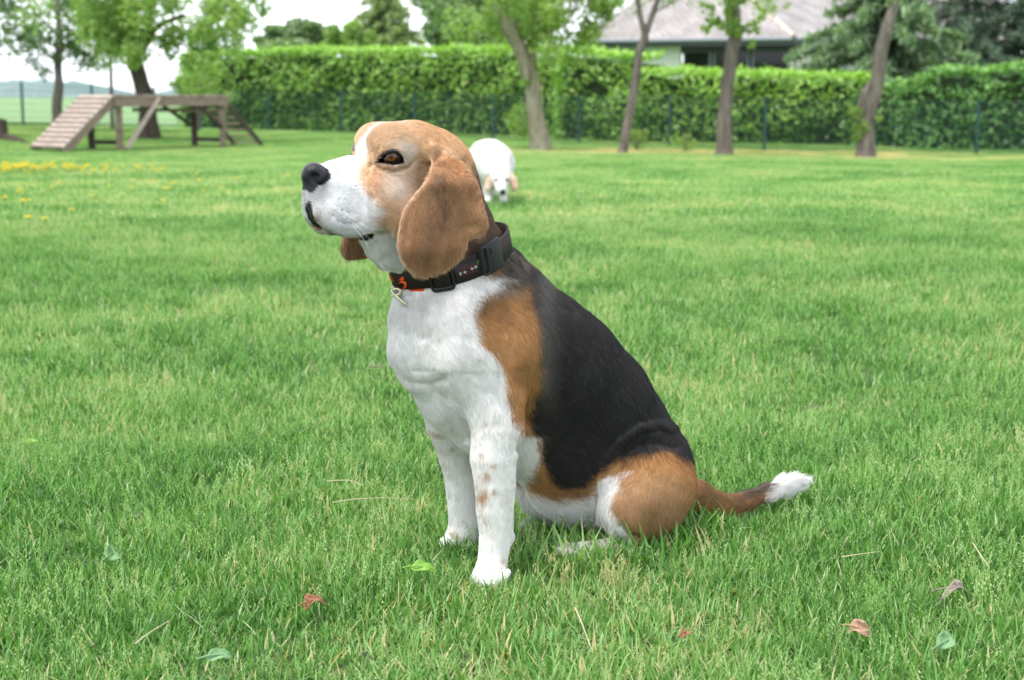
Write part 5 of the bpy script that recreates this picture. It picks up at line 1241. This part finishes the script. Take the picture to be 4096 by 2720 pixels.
# ================================================================ the second dog, nosing towards the camera
def dog2():
    Yb = 9.8; S = 9.8*1.0/FPX
    def A(x, y, Y): return atY(x, y, Y)
    def ch(P, f, pts, k, k0=.03):
        g_ = None
        X = [(A(x, y, Y), r*Y/FPX) for x, y, Y, r in pts]
        if len(X) == 1: X = X*2
        for (a, ra), (b, rb) in zip(X[:-1], X[1:]):
            d = cone(P, a, b, ra, rb); g_ = d if g_ is None else smin(g_, d, k0)
        return g_ if f is None else smin(f, g_, k)
    gzz = gz1(-.1, 9.7)
    gy = lambda Y, z=0: 1360-FPX*((( (gzz+z)-CAM[2])/Y*CP+SP)/(CP-((gzz+z)-CAM[2])/Y*SP))     # row of the ground at distance Y
    def fld(P):
        f = ch(P, None, [(1930,652,10.38,66),(1955,644,10.15,76),(1978,655,9.93,70),(1984,684,9.78,58)], 0, .08)
        f = ch(P, f, [(1990,680,9.76,50),(2004,690,9.62,40),(2008,704,9.54,36)], .06)
        f = ch(P, f, [(2006,706,9.50,38),(2005,722,9.45,30),(2004,748,9.40,21),(2008,766,9.37,17)], .03)
        for (x0, x1, Y) in ((1958,1953,9.80),(2010,2013,9.78),(1926,1922,10.42),(1985,1990,10.45)):
            yb = gy(Y); f = ch(P, f, [(x0,690,Y,24),(x1,yb-50,Y,15),(x1,yb-12,Y,13),(x1+1,yb-7,Y-.04,14)], .04)
        return f + .006*fbm(P, 14, 2, 5)*(P[:, 2] > gzz+.12)
    lo = A(1890, 840, 9.25)-.1; hi = A(2110, 500, 10.9)+.1
    lo = np.array([-.42, 9.2, gzz-.01]); hi = np.array([.18, 10.95, gzz+.55])
    V2, Q2 = surface_net(fld, lo, hi, .008); V2 = relax(V2, Q2, 2)
    N2 = vnormals(V2, Q2)
    if float(np.mean(((V2-V2.mean(0))*N2).sum(1))) < 0: Q2 = Q2[:, ::-1]; N2 = -N2
    root = wempty("small_dog", tuple(A(1975, gy(9.8), 9.8))); tag(root, "white dog with tan ears walking head down across the lawn in the background", "dog")
    x, y, t = project(V2); C = np.tile(np.array([.55,.54,.51]), (len(V2), 1)); C = mixc(C, LTAN, sstep(.3, .8, fbm(V2, 9, 2, 3))*.12)
    C = mixc(C, np.array([.30,.29,.28]), np.exp(-((x-2040)/9)**2-((y-650)/40)**2)*.7)
    C = mixc(C, np.array([.02,.018,.018]), sstep(15, 9, np.hypot(x-2011, y-768)))
    C = mixc(C, np.array([.06,.04,.03]), np.maximum(sstep(12, 5, np.hypot(x-1985, (y-720)*1.3)), sstep(12, 5, np.hypot(x-2027, (y-720)*1.3)))*(V2[:, 1] < 9.6))
    o = mesh_np('body', V2, Q2, M_SKIN, root, smooth=True); set_attr(o, 'coat', np.concatenate([C, np.ones((len(C), 1))], 1), 'FLOAT_COLOR'); set_attr(o, 'skin', np.zeros(len(C)))
    def ear(pts, lab):
        def ff(P): 
            q = P*1.0; return ch(q, None, pts, 0, .01)
        c = A(pts[0][0], pts[0][1], pts[0][2]); l2 = c-.12; h2 = c+.12; V3, Q3 = surface_net(ff, l2-[0, 0, .06], h2, .006, band=2.5); V3 = relax(V3, Q3, 1)
        V3[:, 1] = c[1]+(V3[:, 1]-c[1])*.5
        N3 = vnormals(V3, Q3)
        if float(np.mean(((V3-V3.mean(0))*N3).sum(1))) < 0: Q3 = Q3[:, ::-1]
        o = mesh_np('ear', V3, Q3, M_SKIN, root, smooth=True); C3 = np.tile(np.array([.50,.34,.25]), (len(V3), 1)); xx, yy, _ = project(V3)
        C3 = mixc(C3, np.array([.75,.62,.5]), sstep(710, 760, yy)*.4 if lab else sstep(9, 0, np.abs(yy-700))*.1)
        set_attr(o, 'coat', np.concatenate([C3, np.ones((len(C3), 1))], 1), 'FLOAT_COLOR'); set_attr(o, 'skin', np.zeros(len(C3)))
    ear([(2036,698,9.5,13),(2052,724,9.46,17),(2060,752,9.44,15)], 0); ear([(1978,702,9.5,12),(1960,728,9.46,18),(1952,754,9.44,15)], 1)
    return root
dog2()
# ================================================================ flowers, leaves and litter in the lawn
M_YEL = plain("yellow_petals", (.80,.62,.02), .7); M_GRN = plain("stalk_green", (.14,.26,.06), .7)
def flower(loc, s=1.0):
    root = empty("dandelion", loc); g = np.random.default_rng(3)
    m = MB(); m.tube([Vector((0, 0, -.01)), Vector((.004, 0, .035)), Vector((.002, .003, .068))], [.0022, .002, .0018], 6); m.build('stem', M_GRN, root)
    V2 = []; F = []
    for ring, (r, el, k) in enumerate(((.020, .15, 20), (.015, .6, 16), (.009, 1.0, 10))):
        for i in range(k):
            a = 2*math.pi*(i+.5*ring)/k; d = np.array([math.cos(a)*math.cos(el), math.sin(a)*math.cos(el), math.sin(el)]); sd_ = np.array([-math.sin(a), math.cos(a), 0])*.0021; c = np.array([.002, .003, .068]); n0 = len(V2)
            V2 += [c-sd_*.5, c+sd_*.5, c+d*r+sd_, c+d*r-sd_]; F.append((n0, n0+1, n0+2, n0+3))
    mesh_np('flower_head', np.array(V2), np.array(F), M_YEL, root); return root
def fl_at(x, y, dz=.05):                        # from a photo pixel to the lawn
    d = ray(x, y); Y = 12.0
    for _ in range(30):
        z = gz1(d[0]/d[1]*Y, Y)+dz; t = (z-CAM[2])/d[2]; Y = .5*Y+.5*t*d[1]
    return (d[0]/d[1]*Y, Y, gz1(d[0]/d[1]*Y, Y))
proto = flower(fl_at(77, 777)); tag(proto, "yellow dandelion scattered singly in the lawn on the left", "flower", "single dandelions in the lawn"); proto.scale = (1.15,)*3
SC = [(175,480),(420,335),(375,350),(40,455),(215,600),(175,320),(680,415),(515,520),(790,340),(330,590),(62,318),(1220,380),(1480,375),(1600,355),(1325,315),(960,300),(1730,295),(955,355),(1085,300),(1270,340),(1185,445),(1435,265),(1450,320),(2095,285),(130,385),(158,390),(215,450),(425,325),(1205,360),(235,335)]
for (a, b) in SC:
    o = copy_tree(proto); o.location = fl_at(a/1.816, 560+b/1.816); o.rotation_euler.z = rnd.random()*6; s = rnd.uniform(.75, 1.2); o.scale = (s, s, s)
    if a > 900: o['label'] = "yellow dandelion standing alone between the dog walk and the sitting dog's nose"
lab = "yellow dandelion in the dense band of flowers in front of the wooden ramp"; g = np.random.default_rng(8)
for i in range(185):
    a = abs(g.normal(0, 330)) if i % 3 else g.random()*1200; a = min(a, 1200); b = 205+g.normal(0, 15) + (a/1200)*12
    o = copy_tree(proto); o['label'] = lab; o['group'] = "dandelions in the dense flower band"; o.location = fl_at(a/1.816, 560+b/1.816); o.rotation_euler.z = g.random()*6; s = .75+.6*g.random(); o.scale = (s, s, s)
# ---- leaves lying in the grass
def leaf_blade(name, cat, label, x, y, L, W, mat, rz, tilt=(0, 0), lobes=0, curl=.3, z=.018, fold=.25, seed=0, stem=.3, Yoff=0):
    g = np.random.default_rng(seed); p = onground(x, y, z); root = empty(name, tuple(p), rz); root.rotation_euler = (tilt[0], tilt[1], rz); tag(root, label, cat)
    nu, nv = 13, 9; V2 = []
    for i in range(nu):
        f = i/(nu-1); w = W*math.sin(math.pi*min(1, f*1.02)**.8)**.8*(1+.22*math.sin(f*math.pi*lobes*2+seed) if lobes else 1)
        for j in range(nv):
            q = j/(nv-1)*2-1; xx = (f-.5)*L; yy = q*w*.5; zz = fold*abs(yy) - curl*xx*xx/L*1.5 + curl*.9*yy*yy/W + .0022*math.sin(xx*330+seed)*math.cos(yy*290+seed) + g.normal(0, .0003)
            V2.append((xx, yy, zz))
    V2 = np.array(V2); n = len(V2); idx = np.arange(n).reshape(nu, nv); F = np.stack([idx[:-1, :-1], idx[1:, :-1], idx[1:, 1:], idx[:-1, 1:]], -1).reshape(-1, 4)
    o = mesh_np('leaf_blade', V2, F, mat, root, smooth=True); m = o.modifiers.new('thick', 'SOLIDIFY'); m.thickness = .0005
    mm = MB(); mm.tube([Vector((-L*.5-L*stem, 0, -.004)), Vector((-L*.5, 0, 0)), Vector((0, 0, .0012)), Vector((L*.45, 0, -curl*L*.3))], [.0010, .0011, .0008, .0003], 6); mm.build('midrib', mat, root, smooth=True); return root
M_DL1 = noise_mat("dead_leaf_orange", (.20,.085,.045), (.36,.17,.09), 60, .8, .6, 120); M_DL2 = noise_mat("dead_leaf_tan", (.26,.15,.09), (.50,.32,.22), 60, .8, .6, 120); M_DL3 = noise_mat("dead_leaf_grey", (.16,.13,.10), (.42,.37,.30), 60, .85, .7, 120)
M_GL1 = noise_mat("broad_leaf_pale", (.13,.26,.09), (.19,.33,.14), 40, .6, .3, 90); M_GL2 = noise_mat("broad_leaf_bright", (.13,.27,.035), (.19,.34,.06), 40, .55, .3, 90); M_GL3 = noise_mat("broad_leaf_blue", (.12,.24,.10), (.18,.30,.14), 40, .55, .3, 90)
leaf_blade("dead_leaf", "dead leaf", "orange brown curled dead leaf in the grass at the bottom left of the paws", 1256, 2400, .030, .016, M_DL1, .35, (.5, -.2), 1, 1.3, .030, seed=1)
leaf_blade("dead_leaf", "dead leaf", "pale pinkish tan dead leaf in the grass at the lower right", 3436, 2512, .027, .021, M_DL2, -.5, (.7, .1), 1, 1.2, .028, seed=2)
leaf_blade("dead_leaf", "dead leaf", "grey crumpled dry leaf at the right near the picture edge", 3830, 2352, .040, .016, M_DL3, .1, (.35, 0), 1, 1.8, .030, seed=3)
leaf_blade("dead_leaf", "dead leaf", "small rusty brown leaf bit half sunk in the grass under the belly side", 2742, 2528, .018, .010, M_DL1, 1.2, (.6, .3), 1, .9, .036, seed=4)
leaf_blade("broad_leaf", "weed leaf", "large round pale green leaf lying in the grass at the left", 450, 2212, .034, .024, M_GL1, 1.4, (.9, 0), 0, .3, .036, seed=6)
leaf_blade("broad_leaf", "weed leaf", "bright yellow green pointed leaf left of the near front paw", 1694, 2268, .034, .017, M_GL2, .15, (.55, .1), 0, .4, .040, seed=7)
leaf_blade("broad_leaf", "weed leaf", "broad bluish green leaf at the bottom edge on the left", 880, 2620, .030, .015, M_GL3, .5, (.6, .1), 0, .4, .030, seed=8)
leaf_blade("broad_leaf", "weed leaf", "folded bluish green leaf at the lower right below the grey crumpled leaf", 3790, 2560, .034, .020, M_GL3, .7, (.7, -.1), 0, .5, .030, seed=9)
leaf_blade("broad_leaf", "weed leaf", "small light green leaf in the grass at the far left above the round one", 130, 1765, .028, .012, M_GL2, .5, (.4, 0), 0, .4, .045, seed=10)
M_STRAW = noise_mat("straw", (.36,.33,.19), (.50,.46,.29), 30, .8, 0); M_TW = noise_mat("twig_bark", (.16,.13,.10), (.28,.23,.19), 60, .9, .3)
def stalk(pts, r, label, mat=M_STRAW, name="straw_stalk", cat="straw", z=.05):
    P = [onground(x, y, z+dz) for x, y, dz in pts]; root = wempty(name, tuple(P[0])); tag(root, label, cat); C = []
    m = len(P)
    for i in range(m-1):
        for k in range(6):
            t = k/6; a, b = P[i], P[i+1]; p0 = P[max(0, i-1)]; p3 = P[min(m-1, i+2)]; C.append(Vector(.5*((2*a)+(b-p0)*t+(2*p0-5*a+4*b-p3)*t*t+(3*a-p0-3*b+p3)*t**3)))
    C.append(Vector(P[-1])); MB().tube(C, list(np.linspace(r, r*.4, len(C))), 6).build('stalk', mat, root, smooth=True)
stalk([(1330,2010,0),(1430,1996,.004),(1560,1992,.004),(1672,1999,0)], .0008, "long pale arched dry grass stalk left of the front legs")
stalk([(1310,1924,0),(1400,1922,.003),(1455,1945,0)], .0008, "short pale dry stalk above the long arched one left of the legs")
stalk([(2300,2430,.0),(2330,2500,.006),(2352,2560,.004),(2372,2610,0)], .0008, "pale yellow bent straw in the grass below the hind foot")
stalk([(540,2575,0),(600,2530,.004),(680,2480,.002)], .0008, "yellowish straw lying slantwise at the bottom left")
stalk([(3366,2228,0),(3430,2218,.003),(3520,2206,0)], .0008, "pale straw lying level at the right below the tail tip")
stalk([(3890,2170,.003),(3930,2230,.004),(3960,2275,0)], .0008, "thin pale straw slanting down at the right edge")
stalk([(1478,1466,0),(1530,1462,.003),(1562,1452,0)], .0020, "short brown twig in the grass left of the chest", M_TW, "twig", "twig", .045)
# ================================================================ lawn: blades and tufts
def blades(n, spread, hmin, hmax, wid, g, lean=(.08, 1.3), seeds=0, segs=3, tmin=0.0, tmax=.86):
    V2 = []; F = []; T = []
    a = g.random(n)*2*math.pi; rad = np.sqrt(g.random(n))*spread; bx = rad*np.cos(a); by = rad*np.sin(a)
    for i in range(n):
        h = hmin+(hmax-hmin)*g.random()**1.4; yaw = g.random()*2*math.pi; le = lean[0]+(lean[1]-lean[0])*g.random()**1.05; w = wid*(.6+.8*g.random())
        d = np.array([math.cos(yaw), math.sin(yaw), 0]); s = np.array([-math.sin(yaw+.6*(g.random()-.5)), math.cos(yaw), 0]); curl = g.random()*1.1-.1
        n0 = len(V2); t = tmin+(tmax-tmin)*g.random(); 
        if g.random() < .04: t = .90+.10*g.random()
        p = np.array([bx[i], by[i], -.004])
        for k in range(segs+1):
            f = k/segs; ww = w*(1-f**1.8)*.5*(1 if k else .7); ang = le+curl*f
            q = p
            if k < segs: V2 += [q-s*ww, q+s*ww]; T += [t+.03, t+.03]
            else: V2.append(q); T.append(t)
            p = p+(d*math.sin(ang)+np.array([0, 0, 1])*math.cos(ang))*h/segs
        for k in range(segs-1): F.append((n0+2*k, n0+2*k+1, n0+2*k+3, n0+2*k+2))
        F.append((n0+2*segs-2, n0+2*segs-1, n0+2*segs, n0+2*segs))
    for i in range(seeds):
        h = .035+.03*g.random(); x0, y0 = g.normal(0, spread*.6, 2); lx, ly = g.normal(0, .012, 2); n0 = len(V2)
        V2 += [(x0-.0005, y0, 0), (x0+.0005, y0, 0), (x0+lx+.0004, y0+ly, h), (x0+lx-.0004, y0+ly, h)]; T += [.7]*4; F.append((n0, n0+1, n0+2, n0+3))
        for k in range(9):
            f = .55+.5*k/9; c = np.array([x0+lx*f, y0+ly*f, h*f])+np.array([*g.normal(0, .0035*(1.3-f), 2), 0]); r = .0007+.0005*g.random(); n0 = len(V2); dd = g.normal(0, 1, 3); dd /= np.linalg.norm(dd); dd[2] = abs(dd[2])+.5
            e = np.cross(dd, (0.3, .9, .2)); e /= np.linalg.norm(e)
            V2 += [c-dd*r*1.6, c+e*r, c+dd*r*1.6, c-e*r]; T += [.80+.1*g.random()]*4; F.append((n0, n0+1, n0+2, n0+3))
    return np.array(V2), F, T
def tuft_obj(name, *a, **k):
    V2, F, T = blades(*a, **k); me = bpy.data.meshes.new(name)
    F = [tuple(dict.fromkeys(f)) for f in F]
    me.from_pydata([tuple(v) for v in V2], [], F); me.materials.append(M_GRASS); me.update(); set_attr(me, 'tint', T); me.polygons.foreach_set('use_smooth', [True]*len(me.polygons))
    return bpy.data.objects.new(name, me)
def src_collection(name, objs):
    c = bpy.data.collections.new(name)
    for o in objs: c.objects.link(o)
    return c
def scatter(name, P, rot, scl, idx, src):
    """one object: points that carry the tufts of a source collection (geometry nodes)"""
    me = bpy.data.meshes.new(name); me.vertices.add(len(P)); me.vertices.foreach_set('co', np.asarray(P, np.float32).ravel())
    set_attr(me, 'rot', rot, 'FLOAT_VECTOR'); set_attr(me, 'scl', scl); set_attr(me, 'idx', idx, 'INT')
    o = bpy.data.objects.new(name, me); COL.objects.link(o)
    ng = bpy.data.node_groups.new(name+"_nodes", 'GeometryNodeTree'); ng.interface.new_socket('Geometry', in_out='INPUT', socket_type='NodeSocketGeometry'); ng.interface.new_socket('Geometry', in_out='OUTPUT', socket_type='NodeSocketGeometry')
    N = ng.nodes; L = ng.links; gi = N.new('NodeGroupInput'); go = N.new('NodeGroupOutput')
    ci = N.new('GeometryNodeCollectionInfo'); ci.inputs['Collection'].default_value = src; ci.inputs['Separate Children'].default_value = True; ci.inputs['Reset Children'].default_value = True
    ip = N.new('GeometryNodeInstanceOnPoints'); ip.inputs['Pick Instance'].default_value = True
    def na(n, t):
        a = N.new('GeometryNodeInputNamedAttribute'); a.data_type = t; a.inputs[0].default_value = n; return a.outputs[0]
    L.new(gi.outputs[0], ip.inputs['Points']); L.new(ci.outputs[0], ip.inputs['Instance']); L.new(na('idx', 'INT'), ip.inputs['Instance Index']); L.new(na('rot', 'FLOAT_VECTOR'), ip.inputs['Rotation']); L.new(na('scl', 'FLOAT'), ip.inputs['Scale'])
    L.new(ip.outputs[0], go.inputs[0]); m = o.modifiers.new('scatter', 'NODES'); m.node_group = ng
    return o
g = np.random.default_rng(11)
tufts = [tuft_obj("tuft_%02d" % i, 15, .021, .012, .031+.007*(i % 3), .0030, g, seeds=(1 if i in (3, 7) else 0), tmin=(0, .15, .3, .1)[i % 4], tmax=(.6, .8, .86, .7)[i % 4]) for i in range(12)]
tufts += [tuft_obj("tuft_%02d" % (12+i), 6, .022, .030, .056, .0033, g, lean=(.1, .6), segs=4, tmin=.1, tmax=.75) for i in range(2)]
tufts += [tuft_obj("tuft_14", 10, .02, .010, .024, .0022, g, lean=(.9, 1.4), tmin=.55, tmax=1.0), tuft_obj("tuft_15", 4, .02, .02, .04, .0024, g, seeds=5, tmin=.4, tmax=.8)]
src_t = src_collection("tuft_sources", tufts)
def wedge(y0, y1, dens, gg, edge=.25):
    A = .364*(y1*y1-y0*y0)+2*edge*(y1-y0); n = int(A*dens)
    y = y0+(y1-y0)*gg.random(int(n*2.6)); hw = .364*y+edge; keep = gg.random(len(y)) < hw/(.364*y1+edge); y = y[keep][:n]; hw = hw[keep][:n]
    x = (gg.random(len(y))*2-1)*hw; return x, y
def lay(x, y, s0, gg, name, dog_gap=False):
    z = gz(x, y); P = np.stack([x, y, z], 1); n = len(x)
    dens = fbm(P*np.array([1, 1, 0]), 2.2, 3, 5); tall = fbm(P*np.array([1, 1, 0]), 5, 2, 9)
    scl = s0*(.88+.14*tall+.16*dens)*(.8+.4*gg.random(n)); keep = gg.random(n) < .82+.35*dens
    idx = gg.integers(0, 12, n); r = gg.random(n)
    idx = np.where(r < .05+.05*(tall > .3), 12+gg.integers(0, 2, n), idx); idx = np.where(r > .78, 14, idx); idx = np.where((r > .765) & (r < .78) & (dens > -.2), 15, idx)
    if dog_gap:
        near = (np.abs(x-.05) < .5) & (np.abs(y-2.05) < .5); ii = np.where(near)[0]
        for zz, lim, kill in ((.012, .008, True), (.05, .012, False)):
            q = P[ii].copy(); q[:, 2] = zz; f = dog_field(q); hit = ii[f < (lim if kill else 0)]
            if kill: keep[hit] = False
            else: scl[hit] *= .5
    if dog_gap:                                  # longer unmown grass pressed round the paws and haunches
        m = 9000; ex = gg.uniform(-.22, .55, m); ey = gg.uniform(1.75, 2.45, m); Pe = np.stack([ex, ey, gz(ex, ey)], 1); q = Pe.copy(); q[:, 2] = .012; f = dog_field(q)
        s = (f > .004) & (f < .035) & (ex < .30); Pe = Pe[s]; m = len(Pe); P = np.concatenate([P, Pe]); scl = np.concatenate([scl, (.95+.6*gg.random(m))*np.where(Pe[:, 0] < .03, .52, 1)*np.where((Pe[:, 0] > .05) & (Pe[:, 0] < .2) & (Pe[:, 1] < 2.06), 1.25, 1)*np.where(Pe[:, 0] < -.03, .85, 1)]); idx = np.concatenate([idx, np.array([0, 1, 4, 5, 8, 12])[gg.integers(0, 6, m)]]); keep = np.concatenate([keep, np.ones(m, bool)]); n = len(P)
    rot = np.stack([gg.normal(0, .12, n), gg.normal(0, .12, n), gg.random(n)*6.2832], 1)
    o = scatter(name, P[keep], rot[keep], scl[keep], idx[keep], src_t); return o
x1, y1_ = wedge(.90, 3.2, GD1, g); x2, y2 = wedge(3.2, 8.0, GD2, g)
lay(x1, y1_, 1.0, g, "grass", True)["kind"] = 'stuff'
lay(x2, y2, 1.12, g, "grass")["kind"] = 'stuff'
# the lawn goes on to both sides of the view, a little thinner
m_ = 90000; y3 = .2+7.8*g.random(m_); x3 = (.364*y3+.2+2.6*g.random(m_)**1.3)*np.where(g.random(m_) < .5, -1, 1)
lay(x3, y3, 1.25, g, "grass")["kind"] = 'stuff'
# distant lawn in half-metre patches
def patch_obj(name, n, gg, size=.5):
    V2, F, T = blades(n, .1, .02, .055, .0055, gg, segs=2)
    V2 = np.array(V2); m = len(V2)//n; T = list(np.clip(np.array(T)+.10, 0, 1))
    off = np.repeat((gg.random((n, 2))-.5)*size*1.25, m, 0); V2[:, :2] += off
    me = bpy.data.meshes.new(name); F = [tuple(dict.fromkeys(f)) for f in F]; me.from_pydata([tuple(v) for v in V2], [], F); me.materials.append(M_GRASS); me.update(); set_attr(me, 'tint', T)
    return bpy.data.objects.new(name, me)
src_p = src_collection("patch_sources", [patch_obj("patch_%d" % i, 2400, g) for i in range(4)])
px, py = [], []
yy = 7.8
while yy < 46:
    hw = .364*yy+6.0; xx = -hw
    while xx < hw: px.append(xx+rnd.uniform(-.05, .05)); py.append(yy+rnd.uniform(-.05, .05)); xx += .5
    yy += .5
px = np.array(px); py = np.array(py); n = len(px)
scatter("grass", np.stack([px, py, gz(px, py)-.003], 1), np.stack([np.zeros(n), np.zeros(n), g.integers(0, 4, n)*math.pi/2+g.normal(0, .1, n)], 1), 1+.25*fbm(np.stack([px, py, px*0], 1), .3, 2, 3), g.integers(0, 4, n), src_p)["kind"] = 'stuff'
